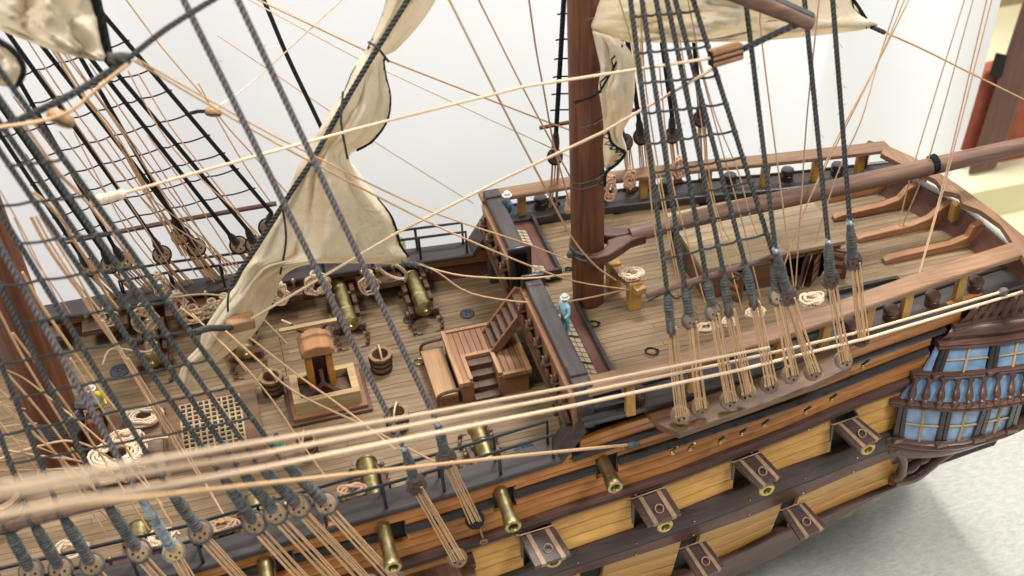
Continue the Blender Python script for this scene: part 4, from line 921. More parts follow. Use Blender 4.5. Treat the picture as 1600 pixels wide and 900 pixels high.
def backstay(topx, bot, du, dl, yb, yt, lab, mat='shroud', r=.0150, pale=False, lowmat='dead', grp=None, n_=5, toppt=None, ylow=None, edge=True):
    c = Y(*bot, yb); u = Y(*du, yb-.03 if yb < 0 else yb); l = Y(*dl, ylow if ylow is not None else yb-.14)
    t = Y(*(toppt or (topx, 0)), yt); t = t+(t-c)*.5
    o = empty('backstay', l, lab, 'backstay', grp)
    rope([t, lerp(t, c, .5), c], r, mat, 'stay', parent=o)
    disc(u, V(.15, -.85, .55), .056, .024, 'deadd' if not pale else 'pale', o, 'seizep' if pale else 'seize'); seizing(c, u+(c-u).normalized()*.035, .033, o, 'seizep' if pale else 'seize')
    lanyards(u, l, .056, o, n_=n_); disc(l, V(.15, -.9, .5), .062, .024, lowmat, o, loop=False)
    tb_ = MB()
    for k in range(9): tb_.tube([c, c+V(random.uniform(-.035, .02), random.uniform(-.03, 0), random.uniform(0, .04))], .005, 4)
    tb_.ell(c+V(-.005, -.012, .005), (.020, .016), n=7).build('rope_tuft', M['seizep'], o)
    return o
backstay(1165, (1212, 392), (1231, 462), (1270, 580), -1.22, -.55, 'dark backstay ending at the double deadeye of the near mizzen rigging')
backstay(1257, (1294, 378), (1297, 436), (1318, 562), -1.14, -.5, 'dark backstay second from the stern on the near side')
backstay(1301, (1328, 348), (1333, 408), (1345, 528), -1.08, -.5, 'dark backstay nearest the stern on the near side', lowmat='deadd')
# mizzen channel
def offhull(x, y, d):
    yy = -1.2
    for _ in range(12):
        P_ = Y(x, y, yy); yy = -(W(P_.x)+d)
    return Y(x, y, yy)
ne = [offhull(x, y, .25) for x, y in ((1062, 677), (1130, 653), (1200, 628), (1270, 601), (1331, 574))]
be = [V(p.x, -(W(p.x)-.01), p.z) for p in ne]; be = [V(be[0].x-.13, be[0].y, be[0].z)]+be[1:]+[]
ne = [V(ne[0].x-.10, ne[0].y+.12, ne[0].z)]+ne
be = [be[0]]+be
chan = part(MB().loft([[p, q_, q_-V(0, 0, .05), p-V(0, 0, .05)] for p, q_ in zip(ne, be)]), 'channel', M['chan'], bev=.006)
b0 = None
for x, y in ((1045, 696), (1072, 690), (1119, 679), (1152, 667), (1187, 653), (1252, 633), (1292, 614), (1341, 562)):
    p = hull(x, y)+V(0, -.055, 0); MB().tube([p+V(.012, -.05, .085), p], .009, 5).build('chain_plate', M['brassd' if x < 1080 else 'steel'], chan)
    MB().ell(p+V(0, -.012, -.005), (.017, .014), V(0, 1, 0), 10).build('bolt', M['brass'], chan)

# ------------------------------------------------------------------ near main shrouds
Rm = empty('shroud_rigging', V(-1, -1.4, .3), 'large out of focus dark net of shrouds and ratlines in the left foreground', 'rigging')
du = [(9, 895), (49, 893), (95, 889), (144, 882), (217, 861), (313, 831), (398, 818), (431, 802), (467, 791), (509, 787)]
bar = lambda x: 826-(826-708)*x/478.0
nb_ = [(-45, None), (10, None), (50, None), (95, None), (165, None), (262, None), (345, None), (375, None), (405, None), (440, None)]
top_dir = {1: (-60, 700), 2: (0, 682), 3: (22, 620), 4: (17, 480), 5: (5, 340), 6: (0, 237), 7: (5, 200), 8: (32, 200), 9: (0, 110)}
shr = []
for i in range(1, 10):
    bx = nb_[i][0]; bp = (bx, bar(bx)); tp = top_dir[i]; k = 1.0
    ext = ((tp[0]-bp[0]), (tp[1]-bp[1])); s = (bp[1]+60)/max(1, -ext[1]); 
    end = (bp[0]+ext[0]*s, bp[1]+ext[1]*s)
    c = Y(*bp, -1.38); zz = c.z+2.9
    d = ray(*end); lo, hi = -1.15, -.2
    t = Y(*end, -.95); t = t+(t-c)*.3
    shr.append((t, c)); rope([t, lerp(t, c, .5), c], .0145, 'shroud', 'shroud', parent=Rm)
    u = Y(*du[i], -1.44); disc(u, V(-.1, -.75, .65), .062, .026, 'dead', Rm); seizing(c, u+(c-u).normalized()*.035, .036, Rm)
    l = Y(du[i][0]+112, du[i][1]+122, -1.60); lanyards(u, l, .06, Rm)
    disc(l, V(.1, -.9, .5), .062, .026, 'dead', Rm, loop=False)
MB().tube([Y(-60, bar(-60), -1.39), Y(200, bar(200), -1.39), Y(478, bar(478), -1.39)], .030, 8).build('spreader_bar', M['dark'], Rm)
for x in (10, 50, 95, 165, 262, 345, 375, 405, 440): MB().torus(Y(x, bar(x), -1.39), (1, 0, .3), .035, .008, 12, 5).build('bar_lashing', M['shroud'], Rm)
ratlines(Rm, shr, [((0, 198), (75, 185)), ((0, 259), (100, 248)), ((0, 321), (135, 304)), ((10, 383), (185, 360)), ((0, 447), (222, 413)), ((0, 508), (265, 470)), ((0, 568), (305, 514)), ((20, 622), (333, 560)), ((0, 680), (362, 604)), ((0, 727), (404, 650)), ((200, 726), (425, 682))], .0074, 'shroud')
# main channel below the near rail
hp = [hull(400, 900), hull(722, 872)]
chm = part(MB().prism([V(hp[0].x-1.2, hp[0].y, hp[1].z), V(hp[1].x+.05, hp[1].y+.02, hp[1].z), V(hp[1].x+.06, hp[1].y-.14, hp[1].z), V(hp[1].x-.02, hp[1].y-.20, hp[1].z), V(hp[0].x-1.2, hp[0].y-.22, hp[1].z)], (0, 0, -.035)), 'channel', M['dark'], bev=.006)
part(MB().box(hp[1].x-.0, hp[1].x+.07, hp[1].y-.10, hp[1].y+.02, hp[1].z-.01, hp[1].z+.03), 'channel_block', M['dark'], bev=.005)
backstay(287, (632, 700), (650, 757), (715, 872), -1.36, -.80, 'thick twisted purple grey stay crossing the chimney to the deadeye on the near rail', 'purple', .0165, ylow=-1.47)
backstay(372, (684, 662), (697, 716), (742, 812), -1.31, -.76, 'thick twisted purple grey stay crossing the bucket to a deadeye by the near cannon', 'purple', .0165, ylow=-1.36, lowmat='void')
backstay(0, (218, 775), (272, 862), (330, 960), -1.42, -1.08, 'twisted purple grey stay with pale frayed deadeye at lower left', 'purple', .018, pale=True, toppt=(-15, 358), ylow=-1.6)
p = hull(752, 832); b = MB().tube([p+V(-.02, -.05, .10), p+V(0, -.05, 0)], .008, 5).torus(p+V(.0, -.06, -.02), (0, 1, .3), .022, .007)
part(b, 'eye_bolt', M['copper'])

# ------------------------------------------------------------------ far main shrouds
Rf = empty('shroud_rigging', V(-1, 1.3, .3), 'black shrouds and ratlines with dark deadeyes on the far side at upper left', 'rigging')
fl = [((38, 267), (125, 398), (138, 418)), ((42, 225), (160, 392), (172, 413)), ((33, 132), (178, 385), (192, 408)), ((18, 60), (240, 373), (253, 398)), ((63, 68), (293, 365), (307, 387)), ((127, 92), (271, 340), (282, 368)), ((147, 98), (358, 366), (373, 383)), ((168, 97), (386, 358), (397, 382)), ((193, 60), (424, 332), (418, 355))]
shr = []
for i, (a, c, d) in enumerate(fl):
    yb = 1.18-.02*i*.5; P1 = Y(*c, yb); s = (c[1]+40)/(c[1]-a[1]); e = (c[0]+(a[0]-c[0])*s, c[1]+(a[1]-c[1])*s); P0 = Y(*e, .85)
    shr.append((P0, P1)) if i != 5 else None
    rope([P0, lerp(P0, P1, .5), P1], .0145, 'blackr', 'shroud', parent=Rf, lob=False)
    u = Y(*d, yb+.04); seizing(P1, u+(P1-u).normalized()*.03, .03, Rf, 'blk'); disc(u, V(.2, -.9, .5), .060, .024, 'dead', Rf, 'blackr', True)
    l = V(u.x+.22, W(u.x)+.12, -.1); lanyards(u, l, .055, Rf, 'tan', 4, .006)
    disc(l, V(.1, 1, .3), .06, .024, 'deadd', Rf, 'blackr', False)
MB().tube([Y(98, 379, 1.14), Y(265, 347, 1.14), Y(432, 318, 1.14)], .018, 8).build('spreader_bar', M['wale'], Rf)
ratlines(Rf, shr, [((190, 67), (30, 118)), ((250, 105), (40, 165)), ((272, 140), (0, 215)), ((297, 178), (20, 257)), ((325, 212), (30, 292)), ((348, 240), (50, 320)), ((368, 265), (60, 345)), ((395, 295), (70, 372))], .0055, 'blackr')
# far mizzen shrouds
Rg = empty('shroud_rigging', V(2, 1.3, .6), 'black far side mizzen shrouds and dark deadeyes seen between the mast and the net', 'rigging')
shr = []
for t_, c_, d_, l_ in (((881, 0), (869, 205), (867, 245), (862, 322)), ((952, -5), (962, 190), (977, 222), (985, 300)), ((980, 60), (998, 185), (1001, 214), (1010, 298)), ((1028, 20), (1050, 180), (1050, 212), (1058, 290)), ((1082, 30), (1093, 165), (1094, 186), (1097, 288))):
    P1 = Y(*c_, 1.0); P0 = Y(*t_, .7); P0 = P0+(P0-P1)*.5; shr.append((P0, P1)); rope([P0, P1], .017, 'blackr', 'shroud', parent=Rg, lob=False)
    u = Y(*d_, 1.03); seizing(P1, u+(P1-u).normalized()*.03, .03, Rg, 'blk'); disc(u, V(.2, -.9, .5), .054, .024, 'deadd', Rg, 'blackr'); l = Y(*l_, 1.12); lanyards(u, l, .05, Rg, 'tan', 4, .006); disc(l, V(.2, 1, .2), .058, .024, 'deadd', Rg, 'blackr')
MB().tube([Y(843, 200, .99), Y(1000, 170, .99)], .015, 8).build('spreader_bar', M['wale'], Rg)
ratlines(Rg, shr[:2], [((880, 22), (960, 15)), ((877, 62), (960, 52)), ((876, 92), (960, 85)), ((874, 120), (960, 112)), ((873, 147), (960, 140)), ((871, 172), (960, 166))], .006, 'blackr')

# ------------------------------------------------------------------ sails
def sail(rows, yf, name, label, nu=56, sub=7, amp=.04, seed=0, edge=None):
    L_ = [Vector((a[0], a[1], 0)) for a, c in rows]; Rr = [Vector((c[0], c[1], 0)) for a, c in rows]
    L_, Rr = crom(L_, sub), crom(Rr, sub); b = MB(); vs_ = []; uv = []; fs = []; nv = len(L_)
    for j in range(nv):
        for i in range(nu+1):
            u = i/nu; p = lerp(L_[j], Rr[j], u); v = j/nv; wd = (Rr[j]-L_[j]).length
            env = math.sin(math.pi*min(1, max(0, u)))**.7
            w1 = noise.noise(V(v*4, u*1.5, seed+3)); w2 = noise.noise(V(v*7, u*3, seed+13))
            cr1 = (1-abs(2*((u*2.2+.8*v+.5*w1) % 1)-1))**.7; cr2 = (1-abs(2*((u*4.6-3.2*v+.8*w2) % 1)-1))**1.6; cr3 = (1-abs(2*((u*3.1+7*v+.9*w1) % 1)-1))**2.5
            d = -amp*min(1.5, wd/80)*env*(1.9*cr1+.55*cr2+.4*cr3)+amp*1.3*noise.noise(V(u*2, v*4, seed+9))-env*.06*min(1.5, wd/100)
            vs_.append(Y(p.x, p.y, yf(u, v)+d)); uv.append((u, v*3))
    for j in range(nv-1):
        for i in range(nu): fs.append((j*(nu+1)+i, j*(nu+1)+i+1, (j+1)*(nu+1)+i+1, (j+1)*(nu+1)+i))
    b.add(vs_, fs, uv); P = vs_[0]
    root = empty(name, vs_[(nv-1)*(nu+1)], label, 'sail'); b.build('cloth', M['sail'], root, sharp=180, solid=.008)
    return root, vs_, nu, nv
rows = [((690, -170), (770, -180)), ((650, -100), (735, -110)), ((612, -30), (700, -40)), ((604, 0), (680, 0)), ((592, 36), (656, 36)), ((577, 67), (620, 76)), ((571, 82), (600, 89)), ((551, 110), (602, 118)), ((537, 143), (609, 150)), ((515, 178), (604, 187)), ((500, 202), (580, 220)), ((488, 226), (545, 243)), ((467, 260), (562, 272)), ((451, 299), (588, 308)), ((425, 345), (612, 340)), ((405, 375), (624, 380)), ((393, 398), (630, 410)), ((383, 420), (500, 410)), ((370, 445), (446, 428)), ((352, 467), (426, 470)), ((332, 495), (412, 500)), ((316, 522), (392, 526)), ((312, 540), (362, 548)), ((294, 560), (328, 572)), ((284, 576), (306, 584)), ((280, 592), (308, 600)), ((286, 606), (298, 610))]
sr, sv, nu, nv = sail(rows, lambda u, v: .02+.10*u, 'staysail', 'cream staysail gathered along its stay, hanging across the waist', seed=2, amp=.05)
def edgepts(vs_, nu, nv, side, j0, j1, off=V(0, -.012, 0)): return [vs_[j*(nu+1)+(nu if side else 0)]+off for j in range(int(j0*nv), int(j1*nv))]
def edging(pts, root, r=.010, zig=True, dx=-.045):
    b = MB().tube(pts, r, 6)
    b.build('bolt_rope', M['blackr'], root)
    if zig:
        z = []
        for i, p in enumerate(pts[::1]): z.append(p+(V(dx, -.012, .0) if i % 2 else V(0, -.012, 0)))
        MB().tube(z, .0055, 4).build('stitching', M['blackr'], root)
edging(edgepts(sv, nu, nv, 1, .234, .418)[::2], sr, .0085); edging(edgepts(sv, nu, nv, 1, .50, .612)[::2], sr, .010)
edging(edgepts(sv, nu, nv, 0, .095, .225)[::2], sr, .005, True, .035); edging(edgepts(sv, nu, nv, 0, .26, .538), sr, .005, False)
for a, m_, c in (((576, 66), (590, 75), (607, 96)), ((536, 143), (533, 190), (543, 248)), ((437, 300), (447, 370), (438, 428)), ((360, 445), (356, 470), (357, 506))):
    MB().tube(crom([Y(*a, -.06), Y(*m_, -.14), Y(*c, -.05)], 5), .0075, 6).build('gasket', M['shroud'], sr)
b = MB()
for (a, c) in (((430, 0), (440, 60)),): pass
st = rope(crom([Y(x, y, -.10) for x, y in ((735, -170), (655, -30), (637, 0), (587, 80), (533, 170), (490, 247), (457, 297), (400, 387), (372, 428), (362, 447))], 4), .016, 'shroud', 'stay', 'thick dark stay lying along the front of the staysail', 'rope')
# mizzen sail hanging at the mast
rows = [((985, -130), (1300, -150)), ((955, -40), (1340, -30)), ((938, 0), (1333, 0)), ((930, 25), (1350, 25)), ((925, 44), (1362, 43)), ((945, 58), (1200, 62)), ((968, 65), (1065, 66))]
s2, v2, nu2, nv2 = sail(rows, lambda u, v: -.12+.55*u, 'mizzen_sail', 'cream furled sail spread aft of the mizzen mast at the top', nu=40, sub=5, amp=.06, seed=5)
edging([Y(x, y, .42) for x, y in ((1330, -5), (1342, 12), (1352, 28), (1362, 42))], s2, .012)
rope([Y(1362, 42, .42), Y(1382, 51, .42)], .016, 'shroud', 'clew_rope', parent=s2)
rows = [((926, 48), (970, 62)), ((933, 80), (990, 92)), ((939, 108), (991, 125)), ((936, 138), (990, 150)), ((941, 170), (984, 182)), ((944, 205), (972, 208)), ((943, 235), (978, 238)), ((946, 262), (955, 262))]
s3, v3, nu3, nv3 = sail(rows, lambda u, v: -.16, 'sail_corner', 'narrow hanging lower fold of cream sail against the mizzen mast', nu=14, sub=6, amp=.05, seed=8)
edging([Y(x, y, -.24) for x, y in ((972, 70), (966, 90), (958, 108), (948, 125), (938, 142), (925, 152), (897, 160))], s3, .007); edging(crom([Y(x, y, -.24) for x, y in ((950, 204), (955, 222), (966, 232), (977, 239), (965, 255), (947, 270), (945, 290))], 3), s3, .010)
# sail corner top left
rows = [((-40, -30), (158, -30)), ((-30, 0), (152, 0)), ((-20, 20), (158, 35)), ((-10, 40), (165, 75)), ((40, 62), (171, 93)), ((100, 84), (168, 97))]
s4, v4, nu4, nv4 = sail(rows, lambda u, v: -.2, 'main_sail', 'greyish cream sail corner with thick black edge at top left', nu=30, sub=5, amp=.07, seed=11)
edging([Y(x, y, -.26) for x, y in ((148, -10), (152, 10), (158, 35), (163, 60), (170, 94))], s4, .028, False)
rows = [((-30, 55), (0, 66)), ((-30, 80), (20, 82)), ((-30, 100), (35, 102)), ((-30, 120), (34, 122)), ((-30, 130), (22, 136))]
s5, v5, nu5, nv5 = sail(rows, lambda u, v: -.75, 'sail_fold', 'small cream sail fold with black edge at the left border', nu=12, sub=4, amp=.03, seed=14)
edging(crom([Y(x, y, -.78) for x, y in ((-5, 62), (14, 74), (30, 90), (36, 108), (32, 124), (20, 138))], 4), s5, .016, False)

# ------------------------------------------------------------------ blocks
def block(c, ax, ln, r, label, mat='light', parent=None):
    b = MB().lathe([(r*.35, -ln), (r*.8, -ln*.8), (r, -ln*.3), (r, ln*.3), (r*.8, ln*.8), (r*.35, ln)], c, ax, 10)
    root = empty('pulley_block', c, label, 'pulley block'); b.build('shell', M[mat], root, sharp=50)
    MB().tube([c-Vector(ax).normalized()*ln*.9+V(0, -r, 0), c+Vector(ax).normalized()*ln*.9+V(0, -r, 0)], r*.16, 5).build('score', M['shroud'], root)
    return root
a, c = Y(1110, 92, -.9), Y(1157, 78, -.9); u_ = V(0, -.045, .012); w_ = V(0, .012, .042)
pb = empty('pulley_block', a, 'brown wooden pulley block at the upper right end of two cream ropes', 'pulley block')
for f0, f1 in ((-1, -.38), (-.22, .3), (.42, 1)):
    MB().hexa([a-u_+w_*f0, c-u_+w_*f0, c+u_+w_*f0, a+u_+w_*f0, a-u_+w_*f1, c-u_+w_*f1, c+u_+w_*f1, a+u_+w_*f1]).build('shell', M['mid'], pb, bev=.01)
MB().hexa([a-u_*.8-w_*.9, c-u_*.8-w_*.9, c+u_*.8-w_*.9, a+u_*.8-w_*.9, a-u_*.8+w_*.9, c-u_*.8+w_*.9, c+u_*.8+w_*.9, a+u_*.8+w_*.9]).build('sheave_slot', M['void'], pb)
rope([Y(1156, 79, -.9), Y(1200, 58, -.9), Y(1235, 42, -.9), Y(1262, 34, -.86)], .018, 'shroud', 'block_strop', 'short dark strop from the yard end to the brown block', 'rope')
a = Y(95, 185, -1.1); block(a, Y(110, 192, -1.1)-a, .065, .036, 'blurred tan pulley block in front of the far net')
a = Y(333, 175, .2); block(a, Y(345, 176, .2)-a, .05, .03, 'small brown pulley block hanging right of the far net'); rope([Y(297, 177, .2), Y(310, 174, .2), Y(323, 174, .2)], .012, 'blackr', 'block_strop', 'short black strop holding the small block beside the far net', 'rope', lob=False)
a = Y(376, 507, -.15); tag(MB().hexa([a+V(-.09, -.05, -.03), a+V(.09, -.05, -.02), a+V(.09, .05, -.02), a+V(-.09, .05, -.03), a+V(-.09, -.05, .05), a+V(.09, -.05, .06), a+V(.09, .05, .06), a+V(-.09, .05, .05)]).build('pulley_block', M['light'], bev=.012), 'pale squared wooden block at the foot of the staysail', 'pulley block')
rope([Y(303, 520, -.7), Y(325, 513, -.5), Y(360, 512, -.2)], .02, 'shroud', 'block_strop', 'dark bound strop between the net and the squared block', 'rope')
for x, y in ((288, 578), (295, 590)): pass

# ------------------------------------------------------------------ long running ropes
CRS = 'three thick blurred cream ropes running from the left foreground to the stern'
rope([Y(1202, 543, -1.36), DD(900, 603, 7.0), DD(640, 651, 5.9), DD(400, 692, 4.7), DD(-40, 768, 2.6)], .0098, 'cream', label='uppermost of the three long blurred cream ropes crossing the waist in front', group=CRS)
rope([Y(1562, 457, -1.0), Y(1360, 515, -1.22), DD(1160, 562, 7.7), DD(900, 616, 6.9), DD(400, 711, 4.7), DD(-40, 780, 2.65)], .0098, 'cream', label='middle one of the three long cream ropes, ending in a dark knot at the stern', group=CRS)
rope([Y(1597, 456, -.98), Y(1360, 527, -1.26), DD(1160, 577, 7.6), DD(900, 633, 6.8), DD(400, 733, 4.7), DD(-40, 812, 2.7)], .0102, 'cream', label='lowest of the three long cream ropes, passing over the gallery roof', group=CRS)
rope([hull(978, 690)+V(0, -.03, 0), DD(820, 711, 6.9), DD(400, 757, 5.4), DD(-40, 808, 3.4)], .0095, 'tan', label='single tan rope from the hull side below the bulkhead to the lower left', group=None)
b = MB().ell(hull(983, 690)+V(0, -.03, 0), (.026, .045), V(1, 0, .2), 8).ell(hull(992, 688)+V(0, -.04, 0), (.02, .02)); tag(b.build('dark_knot', M['seize']), 'dark knot where the single tan rope meets the hull side', 'knot')
tag(MB().ell(Y(1567, 456, -1.0), (.03, .04), V(1, 0, .2), 8).build('dark_knot', M['seize']), 'dark knot at the stern end of a cream rope', 'knot')
rope([Y(1116, 90, -.9), Y(820, 135, -.55), Y(600, 190, -.4), Y(410, 241, -.5), Y(158, 312, -.7)], .0085, 'cream', label='cream rope from the brown block across the mast towards the upper left')
b = MB()
for k in range(6): b.ell(Y(148+8*k, 314-2*k, -.7), (random.uniform(.02, .03), .03), V(random.random(), .2, .5), 7)
tag(b.build('rope_knot', M['coil']), 'frayed pale knot on the cream rope in front of the far net', 'knot')
rope([Y(1113, 108, -.9), Y(945, 205, -.6), Y(783, 281, -.4), Y(620, 364, -.3), Y(390, 500, -.18)], .009, 'cream', label='cream rope from the brown block down to the squared block at the sail foot')
def R_(pts, r=.0075, mat='tan', label='', grp=None, n_=4, name='rope'):
    P = [Y(*p) for p in pts]
    if pts[0][1] <= 0: P = [P[0]+(P[0]-P[1]).normalized()*1.3]+P
    if pts[-1][0] > 1600: P.append(P[-1]+(P[-1]-P[-2]).normalized()*1.5)
    return rope(crom(P, n_) if len(P) > 2 else P, r*(.78 if mat != 'blackr' else .9), mat, name, label, 'rope', grp, lob=False)
# lines around the sail and mizzen mast
R_([(697, -10, -.6), (777, 150, -.5), (850, 290, -.35), (893, 370, -.3), (930, 415, -.28), (962, 438, -.2)], .0085, 'tan', 'tan line passing in front of the mizzen mast to the coil on the bitts')
R_([(743, -10, .0), (820, 143, .1), (899, 292, .2)], .0075, 'pink', 'pinkish line vanishing behind the mizzen mast at mid height')
R_([(825, -10, .2), (838, 80, .2), (850, 143, .2), (867, 233, .25), (898, 345, .3)], .0075, 'tan', 'curved tan line just left of the mizzen mast')
R_([(545, -10, .8), (400, 123, .8), (338, 168, .3)], .006, 'cream', 'thin pale line rising from the small block to the top')
R_([(400, -2, .8), (567, 77, .8), (613, 97, .8), (820, 177, .9), (890, 203, .9)], .0085, 'tan', 'upper of two tan lines crossing behind the staysail to the mizzen')
R_([(390, 0, .9), (557, 90, .9), (607, 113, .9), (820, 212, .95), (890, 245, 1.0)], .006, 'cream', 'lower thin pale line crossing behind the staysail to the mizzen')
R_([(340, 55, 1.2), (513, 172, 1.2), (583, 220, 1.2), (740, 318, 1.2)], .006, 'cream', 'thin pale line behind the sail ending at the far rail corner')
R_([(213, 92, -.5), (400, 197, -.4), (480, 238, -.35), (563, 280, -.3), (680, 333, -.25), (820, 380, -.2), (893, 408, -.15)], .0075, 'tan', 'upper tan line sloping over the staysail to the mizzen mast')
R_([(208, 94, -.5), (400, 206, -.45), (540, 281, -.4), (680, 352, -.35), (820, 412, -.3), (900, 440, -.28), (985, 453, -.2)], .0080, 'tan', 'lower tan line sloping over the staysail to the bitts coil')
R_([(655, 413, -.1), (690, 424, -.1), (735, 432, -.1), (820, 435, -.1), (893, 428, -.12)], .0085, 'tan', 'upper clew line from the staysail corner to the mizzen')
R_([(655, 413, -.12), (683, 425, -.12), (735, 458, -.15), (820, 472, -.2), (893, 470, -.25), (975, 453, -.2)], .0085, 'tan', 'lower slack clew line looping under the mizzen foot')
rope([Y(628, 411, -.05), Y(656, 415, -.1), Y(677, 424, -.1)], .02, 'shroud', 'clew_binding', 'dark bound clew at the right corner of the staysail', 'rope')
R_([(408, -10, 1.0), (450, 90, 1.0), (500, 195, 1.0), (560, 330, 1.0)], .017, 'blackr', 'straight black rope descending behind the staysail')
R_([(352, 517, -.6), (400, 560, -.7), (460, 612, -.8), (562, 662, -.95), (680, 722, -1.2)], .0085, 'tan', 'tan line from the sail foot across the chimney base to the near rail')
R_([(390, 527, -.2), (460, 582, -.4), (540, 640, -.7), (619, 703, -1.1)], .0085, 'tan', 'tan line from the squared block to the near rail deadeye')
# right hand thin lines
R_([(1384, 51, .45), (1440, 76, .5), (1520, 116, .5), (1625, 168, .5)], .0085, 'tan', 'tan sheet line running from the mizzen sail clew off to the right')
ORD = ['leftmost', 'second from left', 'third from left', 'fourth from left', 'fifth from left', 'sixth from left', 'seventh from left', 'eighth from left', 'ninth from left', 'tenth from left', 'eleventh from left']
def order_labels(objs, stem):
    objs.sort(key=lambda k: k[0]); n_ = len(objs)
    for i, (_, o) in enumerate(objs):
        j = n_-1-i; w_ = ORD[i] if i < (n_+1)//2 else ORD[j].replace('left', 'right')
        o['label'] = w_+' of '+stem
BM, BL, BN, BX = [], [], [], []
GT = 'thin lines fanning up from the stern deck'
for i, (p, mt, lb) in enumerate((([(1425, -10, .2), (1372, 97, .1), (1293, 247, -.1), (1230, 400, -.3), (1215, 470, -.45)], 'tan', 'tan line from the top slanting down left to the cabin front'), ([(1407, -10, .3), (1372, 97, .2), (1345, 190, 0), (1305, 280, -.1), (1250, 460, -.35)], 'pink', 'pink tan line slanting to the cabin door'), ([(1418, -12, .2), (1375, 90, .1), (1300, 240, 0), (1270, 300, -.1)], 'tan', 'tan line ending over the boom middle'),
    ([(1510, -10, .2), (1430, 250, .1), (1403, 357, .05)], 'cream', 'left of the two pale lines meeting on a stern knee'), ([(1523, -10, .1), (1452, 245, 0), (1408, 357, .05)], 'cream', 'right of the two pale lines meeting on a stern knee'), ([(1544, -10, 0), (1478, 270, -.2), (1433, 437, -.6)], 'pink', 'left of the pink pair dropping to the near rail at the stern'), ([(1552, -10, 0), (1481, 270, -.2), (1434, 437, -.6)], 'pink', 'right of the pink pair dropping to the near rail at the stern'),
    ([(1188, -10, -.1), (1190, 60, -.1), (1220, 297, -.25), (1240, 447, -.4)], 'tan', 'tan line dropping just right of the mizzen net to the cabin door'), ([(1281, -10, 0), (1262, 170, -.1), (1253, 297, -.2), (1243, 447, -.4)], 'pink', 'near vertical pink line to the cabin door'))):
    R_(p, .0068, mt, lb, GT)
# lines inside the mizzen net
GM = 'tan lines running down inside the near mizzen net'
for i, (p, mt) in enumerate((([(965, -10, -.5), (985, 60, -.5), (1002, 150, -.55), (1039, 340, -.7), (1067, 484, -.8)], 'tan'), ([(1001, -10, -.5), (1003, 60, -.5), (1013, 167, -.55), (1043, 340, -.7), (1071, 484, -.8)], 'tan'), ([(1000, 60, -.5), (1008, 180, -.6), (1020, 340, -.7), (1038, 435, -.8), (1041, 470, -.9)], 'tan'),
    ([(1073, -10, -.4), (1083, 40, -.4), (1093, 93, -.4), (1120, 187, -.5), (1153, 267, -.6), (1173, 340, -.7), (1198, 396, -.8)], 'pink'), ([(1030, 100, -.5), (1045, 250, -.6), (1064, 340, -.7), (1102, 473, -.8)], 'tan'), ([(1062, 60, -.4), (1090, 220, -.5), (1120, 340, -.6), (1160, 484, -.8)], 'tan'), ([(1085, 120, -.4), (1120, 330, -.5), (1162, 407, -.7)], 'tan'), ([(1090, 90, -.4), (1130, 240, -.5), (1158, 340, -.6), (1189, 469, -.8)], 'pink'))):
    BM.append((p[len(p)//2][0]-.4*p[len(p)//2][1]*0, R_(p, .0062, mt, 'one of the fine tan lines running down through the near mizzen net', GM)))
order_labels(BM, 'the fine tan lines running down inside the near mizzen net')
# left bunches
GL = 'fine tan lines among the upper left rigging'
for i, (p, mt, r_) in enumerate((([(190, -10, .8), (250, 70, .8), (320, 153, .8), (357, 200, .8), (400, 247, .8), (452, 305, .8)], 'tan', .0075), ([(310, 130, .8), (348, 200, .8), (385, 262, .8), (423, 316, .85)], 'tan', .007), ([(38, 55, .9), (100, 150, .9), (147, 213, .9), (205, 290, .95), (280, 380, 1.0)], 'pink', .007),
    ([(70, 60, .9), (125, 145, .9), (173, 205, .9), (222, 290, .95), (285, 400, 1.0)], 'tan', .009), ([(74, 60, .9), (130, 145, .9), (178, 205, .9), (228, 290, .95), (292, 400, 1.0)], 'tan', .008), ([(78, 62, .9), (140, 160, .9), (195, 240, .9), (245, 320, .95), (335, 440, 1.0)], 'tan', .008), ([(88, 68, .8), (135, 130, .8), (190, 205, .85), (262, 310, .9), (355, 425, 1.0)], 'pink', .0068),
    ([(97, 72, .8), (160, 160, .8), (220, 240, .85), (300, 345, .95), (365, 430, 1.0)], 'pink', .0068), ([(200, 110, .8), (248, 200, .85), (297, 262, .9), (363, 325, .95), (410, 372, 1.0)], 'tan', .0072), ([(216, 115, .8), (268, 200, .85), (330, 278, .9), (387, 350, .95), (425, 400, 1.0)], 'tan', .0072),
    ([(93, 205, .7), (145, 275, .7), (200, 345, .8), (250, 410, .9), (330, 500, 1.0)], 'tan', .0072), ([(138, 203, .8), (200, 285, .8), (260, 345, .9), (345, 400, .9), (380, 425, 1.0)], 'pink', .0068),
    ([(230, 305, .9), (262, 330, .9), (320, 375, .95), (355, 410, 1.0), (375, 430, 1.0)], 'tan', .0078), ([(115, 205, .75), (165, 300, .8), (210, 375, .85), (290, 470, .95)], 'pink', .0068),
    ([(0, 298, -.6), (30, 350, -.6), (70, 430, -.6), (120, 530, -.6)], 'pink', .006), ([(22, 340, -.6), (52, 402, -.55), (85, 450, -.5), (110, 490, -.45)], 'pink', .006))):
    BL.append((p[len(p)//2][0]-.7*p[len(p)//2][1], R_(p, r_*.85, mt, 'one of the fine tan lines slanting down across the upper left nets', GL)))
order_labels(BL, 'the fine tan lines slanting across the far net')
GN = 'thick tan ropes among the left foreground net'
